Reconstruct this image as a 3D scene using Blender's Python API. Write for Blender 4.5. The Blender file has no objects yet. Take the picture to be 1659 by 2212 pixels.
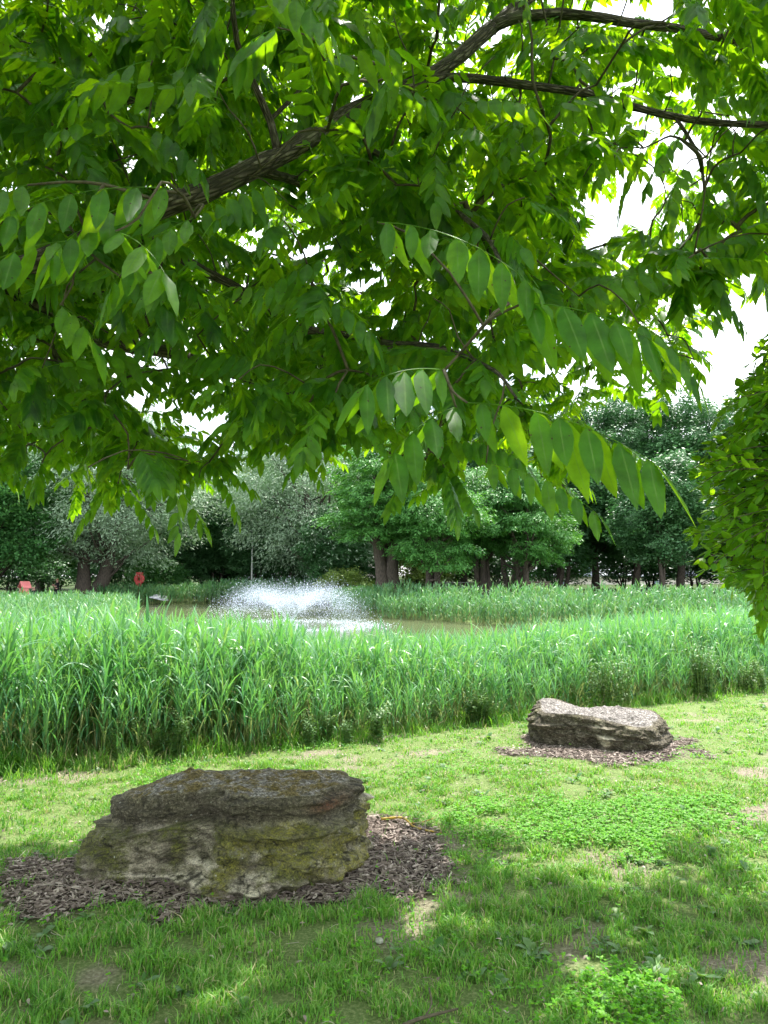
import bpy, bmesh, math, random
import numpy as np
from mathutils import Vector

random.seed(7)
RNG = np.random.default_rng(7)
C = bpy.context.scene.collection
SC = bpy.context.scene
R = math.radians

# ------------------------------------------------------------------ camera, sky, sun, exposure
CAMH = 1.6
PITCH = R(5.1)
FOC = 739.6                      # focal length in pixels of a 768x1024 frame (26 mm on a 36 mm long side)
cd = bpy.data.cameras.new("camera")
cd.sensor_fit = 'VERTICAL'; cd.sensor_height = 36.0; cd.sensor_width = 27.0; cd.lens = 26.0
cd.clip_start = 0.05; cd.clip_end = 2000
cam = bpy.data.objects.new("camera", cd); C.objects.link(cam)
cam.location = (0, 0, CAMH); cam.rotation_euler = (R(90) + PITCH, 0, 0)
SC.camera = cam

SUN_EL, SUN_AZ = R(61), R(22)    # ahead of the camera, a little to the right
w = bpy.data.worlds.new("World"); SC.world = w; w.use_nodes = True
nt = w.node_tree; nt.nodes.clear()
out = nt.nodes.new('ShaderNodeOutputWorld'); bg = nt.nodes.new('ShaderNodeBackground')
sky = nt.nodes.new('ShaderNodeTexSky'); sky.sky_type = 'NISHITA'; sky.sun_disc = False
sky.sun_elevation = SUN_EL; sky.sun_rotation = SUN_AZ; sky.air_density = 1.0; sky.dust_density = 1.5
tc = nt.nodes.new('ShaderNodeTexCoord'); nz = nt.nodes.new('ShaderNodeTexNoise')
nz.inputs['Scale'].default_value = 2.2; nz.inputs['Detail'].default_value = 6; nz.inputs['Roughness'].default_value = 0.55
rmp = nt.nodes.new('ShaderNodeValToRGB'); rmp.color_ramp.elements[0].position = 0.36; rmp.color_ramp.elements[1].position = 0.56
mx = nt.nodes.new('ShaderNodeMix'); mx.data_type = 'RGBA'
mx.inputs['B'].default_value = (9.5, 9.9, 10.4, 1)
nt.links.new(tc.outputs['Generated'], nz.inputs['Vector']); nt.links.new(nz.outputs['Fac'], rmp.inputs[0])
nt.links.new(rmp.outputs['Color'], mx.inputs['Factor']); nt.links.new(sky.outputs[0], mx.inputs['A'])
nt.links.new(mx.outputs['Result'], bg.inputs['Color']); nt.links.new(bg.outputs[0], out.inputs[0])
bg.inputs['Strength'].default_value = 0.145

sd = bpy.data.lights.new("sun", 'SUN'); sd.energy = 4.8; sd.angle = R(0.55); sd.color = (1.0, 0.955, 0.88)
sun = bpy.data.objects.new("sun", sd); C.objects.link(sun)
sdir = Vector((math.sin(SUN_AZ) * math.cos(SUN_EL), math.cos(SUN_AZ) * math.cos(SUN_EL), math.sin(SUN_EL)))
sun.rotation_euler = sdir.to_track_quat('Z', 'Y').to_euler(); sun.location = sdir * 50

SC.view_settings.view_transform = 'Standard'; SC.view_settings.look = 'None'
SC.view_settings.exposure = 1.27; SC.view_settings.gamma = 1.0
SC.render.engine = 'CYCLES'
cy = SC.cycles
cy.use_denoising = True; cy.max_bounces = 8; cy.diffuse_bounces = 4; cy.glossy_bounces = 3; cy.transmission_bounces = 6
cy.use_adaptive_sampling = True; cy.adaptive_threshold = 0.02; cy.sample_clamp_indirect = 6.0

# ------------------------------------------------------------------ helpers
def W(dx, dy, t):
    """A point on the photograph (in a 1659 px wide copy of it) at t metres in front of the camera."""
    px, py = dx * 768 / 1659.0, dy * 768 / 1659.0
    a, b = (px - 384) / FOC, (512 - py) / FOC
    cp, sp = math.cos(PITCH), math.sin(PITCH)
    return np.array([a * t, (cp - b * sp) * t, CAMH + (sp + b * cp) * t])

def project(P):
    P = np.asarray(P, float).reshape(-1, 3)
    cp, sp = math.cos(PITCH), math.sin(PITCH)
    dz = P[:, 2] - CAMH
    t = P[:, 1] * cp + dz * sp
    up = -P[:, 1] * sp + dz * cp
    ts = np.where(np.abs(t) < 1e-3, 1e-3, t)
    px = 384 + FOC * P[:, 0] / ts; py = 512 - FOC * up / ts
    return px * 1659 / 768, py * 1659 / 768, t

def _hash(ix, iy, iz, s):
    h = (ix * 374761393 + iy * 668265263 + iz * 2147483647 + s * 1274126177) & 0xffffffff
    h = ((h ^ (h >> 13)) * 1274126177) & 0xffffffff
    h = ((h ^ (h >> 16)) * 2246822519) & 0xffffffff
    return ((h ^ (h >> 15)) & 0xffff) / 65535.0

def vnoise(P, seed=0):
    P = np.asarray(P, float); I = np.floor(P).astype(np.int64); F = P - I
    F = F * F * (3 - 2 * F); r = 0
    for a in (0, 1):
        for b in (0, 1):
            for c in (0, 1):
                wgt = (F[:, 0] if a else 1 - F[:, 0]) * (F[:, 1] if b else 1 - F[:, 1]) * (F[:, 2] if c else 1 - F[:, 2])
                r = r + wgt * _hash(I[:, 0] + a, I[:, 1] + b, I[:, 2] + c, seed)
    return r * 2 - 1

def fbm(P, octv=4, seed=0, gain=0.5):
    P = np.asarray(P, float); a, f, r = 1.0, 1.0, 0
    for k in range(octv):
        r = r + a * vnoise(P * f + 17.3 * k, seed + k); a *= gain; f *= 2.03
    return r

def n2(x, y, sc, seed=0, octv=3):
    x = np.asarray(x, float).ravel(); y = np.asarray(y, float).ravel()
    return fbm(np.stack([x * sc, y * sc, np.zeros_like(x) + 0.37], 1), octv, seed)

def make_mesh(name, V, quads=None, tris=None, attrs=None, uv=None, smooth=True):
    """numpy arrays to one mesh; attrs are per-vertex floats, uv is per vertex too"""
    me = bpy.data.meshes.new(name)
    V = np.ascontiguousarray(V, dtype=np.float32)
    q = np.zeros((0, 4), np.int32) if quads is None else np.asarray(quads, np.int32).reshape(-1, 4)
    t = np.zeros((0, 3), np.int32) if tris is None else np.asarray(tris, np.int32).reshape(-1, 3)
    loops = np.concatenate([q.ravel(), t.ravel()]).astype(np.int32)
    ls = np.concatenate([np.arange(len(q)) * 4, len(q) * 4 + np.arange(len(t)) * 3]).astype(np.int32)
    me.vertices.add(len(V)); me.loops.add(len(loops)); me.polygons.add(len(ls))
    me.vertices.foreach_set('co', V.ravel())
    me.loops.foreach_set('vertex_index', loops)
    me.polygons.foreach_set('loop_start', ls)
    me.polygons.foreach_set('use_smooth', np.full(len(ls), smooth, dtype=bool))
    if uv is not None:
        ul = me.uv_layers.new(name='UVMap')
        ul.data.foreach_set('uv', np.asarray(uv, np.float32)[loops].ravel())
    for k, a in (attrs or {}).items():
        at = me.attributes.new(k, 'FLOAT', 'POINT'); at.data.foreach_set('value', np.asarray(a, np.float32).ravel())
    me.update(calc_edges=True)
    return me

def obj(name, me, mat, parent=None):
    o = bpy.data.objects.new(name, me); C.objects.link(o)
    if mat is not None and len(me.materials) == 0: me.materials.append(mat)
    if parent is not None: o.parent = parent
    return o

def tag(o, label=None, cat=None, group=None, kind=None):
    for k, v in (('label', label), ('category', cat), ('group', group), ('kind', kind)):
        if v: o[k] = v
    return o

def thing(name, label, cat, loc=(0, 0, 0), rz=0, group=None):
    o = bpy.data.objects.new(name, None); C.objects.link(o); o.empty_display_size = 0.2
    o.location = loc; o.rotation_euler = (0, 0, rz)
    return tag(o, label, cat, group)

class Geo:
    """collects vertices, quads, tris, per-vertex random value and uv"""
    def __init__(s): s.V = []; s.Q = []; s.T = []; s.A = []; s.U = []; s.n = 0
    def add(s, V, Q=None, T=None, a=0.5, uv=None):
        V = np.asarray(V, float).reshape(-1, 3); s.V.append(V)
        if Q is not None and len(Q): s.Q.append(np.asarray(Q, np.int64).reshape(-1, 4) + s.n)
        if T is not None and len(T): s.T.append(np.asarray(T, np.int64).reshape(-1, 3) + s.n)
        s.A.append(np.full(len(V), a) if np.isscalar(a) else np.asarray(a, float))
        s.U.append(np.zeros((len(V), 2)) if uv is None else np.asarray(uv, float)); s.n += len(V)
    def arr(s):
        q = np.concatenate(s.Q) if s.Q else np.zeros((0, 4), np.int64)
        t = np.concatenate(s.T) if s.T else np.zeros((0, 3), np.int64)
        return np.concatenate(s.V), q, t, np.concatenate(s.A), np.concatenate(s.U)
    def mesh(s, name, smooth=True, uv=False, attr=True):
        V, q, t, A, U = s.arr()
        return make_mesh(name, V, q, t, {'rnd': A} if attr else None, U if uv else None, smooth)

def instance(geo, protos, which, M, T, inst_rnd, mix=0.5):
    """bake many copies of the prototypes: M (n,3,3), T (n,3)"""
    for k, (V, q, t, A, U) in enumerate(protos):
        idx = np.nonzero(which == k)[0]
        if not len(idx): continue
        n, m = len(idx), len(V)
        VV = np.einsum('nij,mj->nmi', M[idx], V) + T[idx][:, None, :]
        off = (np.arange(n) * m)[:, None, None]
        Q = (q[None] + off).reshape(-1, 4) if len(q) else None
        TT = (t[None] + off).reshape(-1, 3) if len(t) else None
        a = np.where(A[None, :] > 0.93, A[None, :], A[None, :] * (1 - mix) + inst_rnd[idx][:, None] * mix)
        geo.add(VV.reshape(-1, 3), Q, TT, a.ravel(), np.tile(U, (n, 1)))

def rot_z(a):
    c, s = np.cos(a), np.sin(a); z = np.zeros_like(c); o = np.ones_like(c)
    return np.stack([np.stack([c, -s, z], -1), np.stack([s, c, z], -1), np.stack([z, z, o], -1)], -2)

def rot_x(a):
    c, s = np.cos(a), np.sin(a); z = np.zeros_like(c); o = np.ones_like(c)
    return np.stack([np.stack([o, z, z], -1), np.stack([z, c, -s], -1), np.stack([z, s, c], -1)], -2)

def tube(geo, P, r, k=6, a=0.5, bump=0.0, cap=True, seed=0):
    P = np.asarray(P, float); n = len(P); r = np.broadcast_to(np.asarray(r, float), (n,))
    T = np.gradient(P, axis=0); T /= np.linalg.norm(T, axis=1)[:, None] + 1e-9
    ref = np.array([0.0, 0.0, 1.0]) if abs(T[0][2]) < 0.9 else np.array([1.0, 0, 0])
    N = np.cross(T, ref); N /= np.linalg.norm(N, axis=1)[:, None] + 1e-9
    for i in range(1, n):
        v = N[i - 1] - T[i] * np.dot(N[i - 1], T[i]); N[i] = v / (np.linalg.norm(v) + 1e-9)
    B = np.cross(T, N); th = np.arange(k) * 2 * np.pi / k
    ring = N[:, None] * np.cos(th)[None, :, None] + B[:, None] * np.sin(th)[None, :, None]
    rr = r[:, None] * np.ones((1, k))
    if bump:
        q = P[:, None] + ring * 0.3
        rr = rr * (1 + bump * fbm(q.reshape(-1, 3) * 9, 3, seed).reshape(n, k))
    V = (P[:, None] + ring * rr[:, :, None]).reshape(-1, 3)
    i, j = np.meshgrid(np.arange(n - 1), np.arange(k), indexing='ij'); j2 = (j + 1) % k
    Q = np.stack([i * k + j, i * k + j2, (i + 1) * k + j2, (i + 1) * k + j], -1).reshape(-1, 4)
    L = np.concatenate([[0], np.cumsum(np.linalg.norm(np.diff(P, axis=0), axis=1))])
    uv = np.stack([np.repeat(L, k), np.tile(th / 6.283, n)], 1)
    T3 = []
    if cap:
        V = np.vstack([V, P[0], P[-1]]); uv = np.vstack([uv, [0, 0], [L[-1], 0]])
        for jj in range(k):
            T3 += [(n * k, (jj + 1) % k, jj), (n * k + 1, (n - 1) * k + jj, (n - 1) * k + (jj + 1) % k)]
    geo.add(V, Q, T3, a, uv)

def box(geo, lo, hi, a=0.5, bev=0.0):
    lo, hi = np.array(lo, float), np.array(hi, float)
    V = np.array([[(lo, hi)[i][0], (lo, hi)[j][1], (lo, hi)[k][2]] for k in (0, 1) for j in (0, 1) for i in (0, 1)])
    Q = [(0, 2, 3, 1), (4, 5, 7, 6), (0, 1, 5, 4), (2, 6, 7, 3), (0, 4, 6, 2), (1, 3, 7, 5)]
    geo.add(V, Q, None, a)

def smooth_path(pts, step=0.08):
    """Catmull-Rom through the points"""
    P = np.asarray(pts, float); P = np.vstack([2 * P[0] - P[1], P, 2 * P[-1] - P[-2]]); out = []
    for i in range(1, len(P) - 2):
        n = max(2, int(np.linalg.norm(P[i + 1][:3] - P[i][:3]) / step))
        for k in range(n):
            t = k / n
            out.append(0.5 * ((2 * P[i]) + (-P[i - 1] + P[i + 1]) * t + (2 * P[i - 1] - 5 * P[i] + 4 * P[i + 1] - P[i + 2]) * t * t
                              + (-P[i - 1] + 3 * P[i] - 3 * P[i + 1] + P[i + 2]) * t ** 3))
    out.append(P[-2]); return np.array(out)

def in_poly(x, y, poly):
    x = np.asarray(x); y = np.asarray(y); inside = np.zeros(x.shape, bool); n = len(poly)
    for i in range(n):
        x1, y1 = poly[i]; x2, y2 = poly[(i + 1) % n]
        c = ((y1 > y) != (y2 > y)) & (x < (x2 - x1) * (y - y1) / (y2 - y1 + 1e-12) + x1); inside ^= c
    return inside

def poly_dist(x, y, poly):
    d = np.full(x.shape, 1e9); n = len(poly)
    for i in range(n):
        x1, y1 = poly[i]; x2, y2 = poly[(i + 1) % n]; ex, ey = x2 - x1, y2 - y1
        t = np.clip(((x - x1) * ex + (y - y1) * ey) / (ex * ex + ey * ey), 0, 1)
        d = np.minimum(d, np.hypot(x - x1 - t * ex, y - y1 - t * ey))
    return np.where(in_poly(x, y, poly), -d, d)

def sstep(a, b, x):
    t = np.clip((x - a) / (b - a), 0, 1); return t * t * (3 - 2 * t)

# ------------------------------------------------------------------ materials
def nodes_of(name):
    m = bpy.data.materials.new(name); m.use_nodes = True; t = m.node_tree; t.nodes.clear()
    o = t.nodes.new('ShaderNodeOutputMaterial'); return m, t, o

def N(t, kind, **kw):
    n = t.nodes.new(kind)
    for k, v in kw.items():
        if k in n.inputs.keys(): n.inputs[k].default_value = v
        else: setattr(n, k, v)
    return n

def ramp(t, fac, stops):
    r = t.nodes.new('ShaderNodeValToRGB'); e = r.color_ramp.elements
    while len(e) > 1: e.remove(e[-1])
    e[0].position, e[0].color = stops[0][0], tuple(stops[0][1]) + (1,)
    for p, c in stops[1:]:
        k = e.new(p); k.color = tuple(c) + (1,)
    t.links.new(fac, r.inputs[0]); return r.outputs[0]

def leaf_mat(name, stops, tstops, rough=0.42, trans=0.45, spec=0.5, veins=False):
    m, t, o = nodes_of(name)
    at = N(t, 'ShaderNodeAttribute', attribute_name='rnd')
    c1 = ramp(t, at.outputs['Fac'], stops); c2 = ramp(t, at.outputs['Fac'], tstops)
    p = N(t, 'ShaderNodeBsdfPrincipled'); p.inputs['Roughness'].default_value = rough
    p.inputs['Specular IOR Level'].default_value = spec
    tr = N(t, 'ShaderNodeBsdfTranslucent'); mix = N(t, 'ShaderNodeMixShader'); mix.inputs[0].default_value = trans
    if veins:
        uv = N(t, 'ShaderNodeUVMap'); sp = N(t, 'ShaderNodeSeparateXYZ'); t.links.new(uv.outputs[0], sp.inputs[0])
        ab = N(t, 'ShaderNodeMath', operation='SUBTRACT'); ab.inputs[1].default_value = 0.5; t.links.new(sp.outputs['Y'], ab.inputs[0])
        a2 = N(t, 'ShaderNodeMath', operation='ABSOLUTE'); t.links.new(ab.outputs[0], a2.inputs[0])
        ml = N(t, 'ShaderNodeMapRange'); ml.inputs['From Min'].default_value = 0.012; ml.inputs['From Max'].default_value = 0.045
        ml.inputs['To Min'].default_value = 1; ml.inputs['To Max'].default_value = 0; t.links.new(a2.outputs[0], ml.inputs['Value'])
        sv = N(t, 'ShaderNodeMath', operation='MULTIPLY_ADD'); sv.inputs[1].default_value = -0.55
        t.links.new(a2.outputs[0], sv.inputs[0]); t.links.new(sp.outputs['X'], sv.inputs[2])
        fr = N(t, 'ShaderNodeMath', operation='MULTIPLY'); fr.inputs[1].default_value = 62.0; t.links.new(sv.outputs[0], fr.inputs[0])
        sn = N(t, 'ShaderNodeMath', operation='SINE'); t.links.new(fr.outputs[0], sn.inputs[0])
        mv = N(t, 'ShaderNodeMapRange'); mv.inputs['From Min'].default_value = 0.86; mv.inputs['From Max'].default_value = 1.0
        mv.inputs['To Max'].default_value = 0.2; t.links.new(sn.outputs[0], mv.inputs['Value'])
        mxm = N(t, 'ShaderNodeMath', operation='MAXIMUM'); t.links.new(ml.outputs[0], mxm.inputs[0]); t.links.new(mv.outputs[0], mxm.inputs[1])
        v1 = N(t, 'ShaderNodeMix', data_type='RGBA'); v1.inputs['B'].default_value = (0.16, 0.27, 0.06, 1)
        t.links.new(mxm.outputs[0], v1.inputs['Factor']); t.links.new(c1, v1.inputs['A']); c1 = v1.outputs['Result']
        v2 = N(t, 'ShaderNodeMix', data_type='RGBA'); v2.inputs['B'].default_value = (0.12, 0.30, 0.01, 1)
        sc = N(t, 'ShaderNodeMath', operation='MULTIPLY'); sc.inputs[1].default_value = 0.6; t.links.new(mxm.outputs[0], sc.inputs[0])
        t.links.new(sc.outputs[0], v2.inputs['Factor']); t.links.new(c2, v2.inputs['A']); c2 = v2.outputs['Result']
        bp = N(t, 'ShaderNodeBump'); bp.inputs['Strength'].default_value = 0.10; bp.inputs['Distance'].default_value = 0.001
        t.links.new(ml.outputs[0], bp.inputs['Height']); t.links.new(bp.outputs[0], p.inputs['Normal'])
    if veins:
        tcb = N(t, 'ShaderNodeTexCoord'); nb = N(t, 'ShaderNodeTexNoise', Scale=22, Detail=4, Roughness=0.6); t.links.new(tcb.outputs['Object'], nb.inputs['Vector'])
        mb = N(t, 'ShaderNodeMapRange'); mb.inputs['From Min'].default_value = .3; mb.inputs['From Max'].default_value = .7; mb.inputs['To Min'].default_value = .72; mb.inputs['To Max'].default_value = 1.25; t.links.new(nb.outputs['Fac'], mb.inputs['Value'])
        nv = N(t, 'ShaderNodeTexVoronoi', Scale=34); t.links.new(tcb.outputs['Object'], nv.inputs['Vector'])
        sb = N(t, 'ShaderNodeMapRange'); sb.inputs['From Min'].default_value = .10; sb.inputs['From Max'].default_value = .06; t.links.new(nv.outputs['Distance'], sb.inputs['Value'])
        for w_ in (1, 2):
            k = N(t, 'ShaderNodeVectorMath', operation='SCALE'); t.links.new(c1 if w_ == 1 else c2, k.inputs[0]); t.links.new(mb.outputs[0], k.inputs['Scale'])
            k2 = N(t, 'ShaderNodeMix', data_type='RGBA'); k2.inputs['B'].default_value = (0.13, 0.09, 0.03, 1); t.links.new(sb.outputs[0], k2.inputs['Factor']); t.links.new(k.outputs[0], k2.inputs['A'])
            if w_ == 1: c1 = k2.outputs['Result']
            else: c2 = k2.outputs['Result']
    t.links.new(c1, p.inputs['Base Color']); t.links.new(c2, tr.inputs['Color'])
    t.links.new(p.outputs[0], mix.inputs[1]); t.links.new(tr.outputs[0], mix.inputs[2]); t.links.new(mix.outputs[0], o.inputs[0])
    return m

def surf_mat(name, c1, c2, scale=8, rough=0.85, bump=0.3, detail=6, stretch=None, dist=0.02, spec=0.3, metal=0.0):
    m, t, o = nodes_of(name); tc = N(t, 'ShaderNodeTexCoord'); mp = N(t, 'ShaderNodeMapping')
    if stretch: mp.inputs['Scale'].default_value = stretch
    t.links.new(tc.outputs['Object'], mp.inputs[0])
    nz = N(t, 'ShaderNodeTexNoise', Scale=scale, Detail=detail, Roughness=0.62); t.links.new(mp.outputs[0], nz.inputs['Vector'])
    c = ramp(t, nz.outputs['Fac'], [(0.32, c1), (0.68, c2)])
    p = N(t, 'ShaderNodeBsdfPrincipled', Roughness=rough, Metallic=metal); p.inputs['Specular IOR Level'].default_value = spec
    t.links.new(c, p.inputs['Base Color'])
    if bump:
        b = N(t, 'ShaderNodeBump', Strength=bump, Distance=dist); t.links.new(nz.outputs['Fac'], b.inputs['Height']); t.links.new(b.outputs[0], p.inputs['Normal'])
    t.links.new(p.outputs[0], o.inputs[0]); return m

MAT = {}
MAT['canopy'] = leaf_mat('canopy_leaf', [(0, (0.016, 0.070, 0.018)), (0.5, (0.034, 0.118, 0.018)), (0.9, (0.075, 0.18, 0.016)), (0.97, (0.10, 0.17, 0.03))],
                         [(0, (0.19, 0.46, 0.004)), (0.5, (0.34, 0.63, 0.004)), (0.92, (0.52, 0.78, 0.006)), (1, (0.30, 0.45, 0.02))], rough=0.40, trans=0.52, spec=0.45, veins=True)
MAT['shrub_leaf'] = leaf_mat('shrub_leaf', [(0, (0.045, 0.15, 0.012)), (1, (0.10, 0.25, 0.015))], [(0, (0.26, 0.56, 0.006)), (1, (0.48, 0.76, 0.012))], rough=0.4, trans=0.5, veins=True)
MAT['reed'] = leaf_mat('reed_leaf', [(0, (0.075, 0.23, 0.11)), (0.45, (0.15, 0.36, 0.165)), (0.9, (0.22, 0.44, 0.10)), (0.95, (0.24, 0.34, 0.10)), (1, (0.40, 0.36, 0.17))],
                       [(0, (0.08, 0.30, 0.05)), (0.6, (0.18, 0.42, 0.05)), (1, (0.35, 0.40, 0.12))], rough=0.42, trans=0.38, spec=0.55)
MAT['far_reed'] = leaf_mat('far_reed_leaf', [(0, (0.05, 0.16, 0.075)), (0.5, (0.10, 0.25, 0.10)), (0.9, (0.16, 0.31, 0.08)), (1, (0.28, 0.24, 0.11))],
                       [(0, (0.06, 0.24, 0.05)), (0.6, (0.14, 0.34, 0.05)), (1, (0.3, 0.36, 0.1))], rough=0.45, trans=0.3, spec=0.5)
MAT['grass'] = leaf_mat('grass_blade', [(0, (0.06, 0.19, 0.03)), (0.45, (0.125, 0.32, 0.05)), (0.84, (0.21, 0.41, 0.08)), (0.9, (0.42, 0.40, 0.20)), (1, (0.56, 0.50, 0.30))],
                        [(0, (0.14, 0.42, 0.02)), (0.6, (0.28, 0.56, 0.03)), (0.9, (0.4, 0.42, 0.12)), (1, (0.45, 0.40, 0.2))], rough=0.5, trans=0.4, spec=0.35)
MAT['clover'] = leaf_mat('clover_leaf', [(0, (0.06, 0.23, 0.006)), (0.6, (0.12, 0.36, 0.008)), (1, (0.18, 0.42, 0.012))], [(0, (0.13, 0.46, 0.01)), (1, (0.28, 0.62, 0.02))], rough=0.5, trans=0.4, spec=0.3)
MAT['weed'] = leaf_mat('weed_leaf', [(0, (0.05, 0.14, 0.035)), (0.6, (0.10, 0.20, 0.06)), (0.95, (0.17, 0.26, 0.06)), (1, (0.30, 0.32, 0.12))], [(0, (0.1, 0.3, 0.03)), (1, (0.3, 0.5, 0.05))], rough=0.5, trans=0.35, spec=0.4)
def crown_mat(n, a, b, ta, tb, rough=0.45, spec=0.5, tr=0.3):
    MAT[n] = leaf_mat(n, [(0, a), (1, b)], [(0, ta), (1, tb)], rough=rough, trans=tr, spec=spec)
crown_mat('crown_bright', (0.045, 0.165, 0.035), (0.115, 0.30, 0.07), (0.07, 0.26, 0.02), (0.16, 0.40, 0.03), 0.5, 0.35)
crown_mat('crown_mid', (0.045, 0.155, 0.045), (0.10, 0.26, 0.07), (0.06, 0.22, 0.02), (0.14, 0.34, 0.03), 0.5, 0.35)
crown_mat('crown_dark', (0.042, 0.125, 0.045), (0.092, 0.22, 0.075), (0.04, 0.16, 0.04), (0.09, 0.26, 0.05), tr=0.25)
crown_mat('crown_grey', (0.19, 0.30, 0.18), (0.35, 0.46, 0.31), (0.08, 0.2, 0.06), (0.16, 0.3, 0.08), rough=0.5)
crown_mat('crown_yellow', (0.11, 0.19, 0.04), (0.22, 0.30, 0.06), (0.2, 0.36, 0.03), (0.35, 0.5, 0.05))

def bark_mat(name, c1, c2, c3):
    m, t, o = nodes_of(name); uv = N(t, 'ShaderNodeTexCoord')
    mp = N(t, 'ShaderNodeMapping'); mp.inputs['Scale'].default_value = (1, 1, 1); t.links.new(uv.outputs['Object'], mp.inputs[0])
    nz = N(t, 'ShaderNodeTexNoise', Scale=26, Detail=8, Roughness=0.7); t.links.new(mp.outputs[0], nz.inputs['Vector'])
    u2 = N(t, 'ShaderNodeUVMap'); m2 = N(t, 'ShaderNodeMapping'); m2.inputs['Scale'].default_value = (9, 16, 1); t.links.new(u2.outputs[0], m2.inputs[0])
    vo = N(t, 'ShaderNodeTexVoronoi', Scale=1.0, feature='DISTANCE_TO_EDGE'); t.links.new(m2.outputs[0], vo.inputs['Vector'])
    mm = N(t, 'ShaderNodeMapRange'); mm.inputs['From Max'].default_value = 0.22; t.links.new(vo.outputs['Distance'], mm.inputs['Value'])
    mul = N(t, 'ShaderNodeMath', operation='MULTIPLY'); t.links.new(mm.outputs[0], mul.inputs[0]); t.links.new(nz.outputs['Fac'], mul.inputs[1])
    c = ramp(t, mul.outputs[0], [(0.05, c1), (0.4, c2), (0.62, c3)])
    big = N(t, 'ShaderNodeTexNoise', Scale=5, Detail=4, Roughness=0.6); t.links.new(mp.outputs[0], big.inputs['Vector'])
    f = N(t, 'ShaderNodeMapRange'); f.inputs['From Min'].default_value = 0.56; f.inputs['From Max'].default_value = 0.68; f.inputs['To Max'].default_value = 0.6
    t.links.new(big.outputs['Fac'], f.inputs['Value'])
    mxx = N(t, 'ShaderNodeMix', data_type='RGBA'); mxx.inputs['B'].default_value = (0.11, 0.12, 0.045, 1)
    t.links.new(f.outputs[0], mxx.inputs['Factor']); t.links.new(c, mxx.inputs['A'])
    p = N(t, 'ShaderNodeBsdfPrincipled', Roughness=0.9); t.links.new(mxx.outputs['Result'], p.inputs['Base Color'])
    b = N(t, 'ShaderNodeBump', Strength=0.9, Distance=0.012); t.links.new(mul.outputs[0], b.inputs['Height']); t.links.new(b.outputs[0], p.inputs['Normal'])
    t.links.new(p.outputs[0], o.inputs[0]); return m
MAT['bark'] = bark_mat('bark', (0.035, 0.028, 0.02), (0.13, 0.10, 0.075), (0.30, 0.25, 0.20))
MAT['twig'] = surf_mat('twig_bark', (0.045, 0.035, 0.022), (0.13, 0.11, 0.07), 30, 0.85, 0.4, dist=0.003)
MAT['far_bark'] = surf_mat('far_bark', (0.035, 0.03, 0.025), (0.12, 0.095, 0.075), 6, 0.9, 0.6, stretch=(4, 4, 1), dist=0.05)

def lichen_bark():
    m, t, o = nodes_of('lichen_twig'); tc = N(t, 'ShaderNodeTexCoord'); nz = N(t, 'ShaderNodeTexNoise', Scale=25, Detail=5)
    t.links.new(tc.outputs['Object'], nz.inputs['Vector'])
    c = ramp(t, nz.outputs['Fac'], [(0.38, (0.10, 0.075, 0.05)), (0.5, (0.45, 0.30, 0.03)), (0.62, (0.30, 0.28, 0.16))])
    p = N(t, 'ShaderNodeBsdfPrincipled', Roughness=0.9); t.links.new(c, p.inputs['Base Color']); t.links.new(p.outputs[0], o.inputs[0]); return m
MAT['lichen_twig'] = lichen_bark()

# ------------------------------------------------------------------ terrain shape
BX = np.array([-30, -20, -10, -3.2, -1.6, 0, 2, 5.8, 12, 20, 30.0]); BY = np.array([0.5, 1.6, 3.9, 6.1, 6.85, 7.7, 8.85, 11.1, 15.2, 21, 26.0])
def bank(x): return np.interp(x, BX, BY)
POND = [(x, float(bank(x)) + 2.4) for x in (-26, -18, -10, -5, -2, 0, 2, 5, 9, 12, 16)] + [(18, 21.8), (14, 22.6), (9, 25.6), (5.6, 28.6), (3.3, 31.8), (-1.6, 37.6),
        (-2.4, 45), (-2.6, 53.2), (-10, 54.3), (-19, 53.8), (-18, 47), (-25, 44), (-34, 32), (-34, 14)]
WATER = -0.30
ROCK1 = [(-1.75, 4.36), (-1.70, 4.18), (-1.46, 4.05), (-1.12, 4.02), (-0.92, 3.95), (-0.72, 3.88), (-0.50, 3.92), (-0.28, 4.03), (-0.18, 4.19), (-0.11, 4.34), (-0.12, 4.52), (-0.28, 4.64), (-0.9, 4.68), (-1.4, 4.63), (-1.68, 4.52)]
ROCK2 = [(1.46, 7.5), (1.48, 7.3), (1.7, 7.2), (2.0, 7.1), (2.3, 6.99), (2.45, 6.97), (2.58, 7.05), (2.72, 7.25), (2.82, 7.5), (2.75, 7.8), (2.3, 8.0), (1.85, 8.02), (1.55, 7.85)]
def height(x, y):
    sh = np.shape(x); x = np.asarray(x, float).ravel(); y = np.asarray(y, float).ravel()
    d = poly_dist(x, y, POND)
    back = sstep(14, 30, y)
    land = back * (0.05 + 0.5 * sstep(-5, 12, x) * sstep(26, 42, y) + 0.12 * sstep(55, 64, y))
    h = np.where(d > 0, WATER + (land - WATER) * sstep(0, 2.6, d), WATER - 0.5 * sstep(0, 2.5, -d))
    near = 1 - sstep(16, 30, y)
    h = h + 0.014 * near * n2(x, y, 1.1, 5) + 0.10 * (1 - near) * n2(x, y, 0.15, 9)
    h = h + sstep(60, 200, y) * 1.5
    return h.reshape(sh)
def ell(x, y, cx, cy, rx, ry, amp=0.22, sc=3.0, seed=3):
    x = np.asarray(x, float); sh = x.shape
    return (1 - np.sqrt(((x - cx) / rx) ** 2 + ((y - cy) / ry) ** 2)) + amp * n2(x, y, sc, seed).reshape(sh)
def mulch(x, y):
    a = np.maximum(ell(x, y, -0.95, 4.12, 1.2, 0.56, 0.35), ell(x, y, -0.1, 4.75, 0.52, 0.5))
    a = np.maximum(a, ell(x, y, 2.08, 7.2, 1.0, 0.72, 0.35))
    return sstep(-0.05, 0.22, a)
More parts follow.
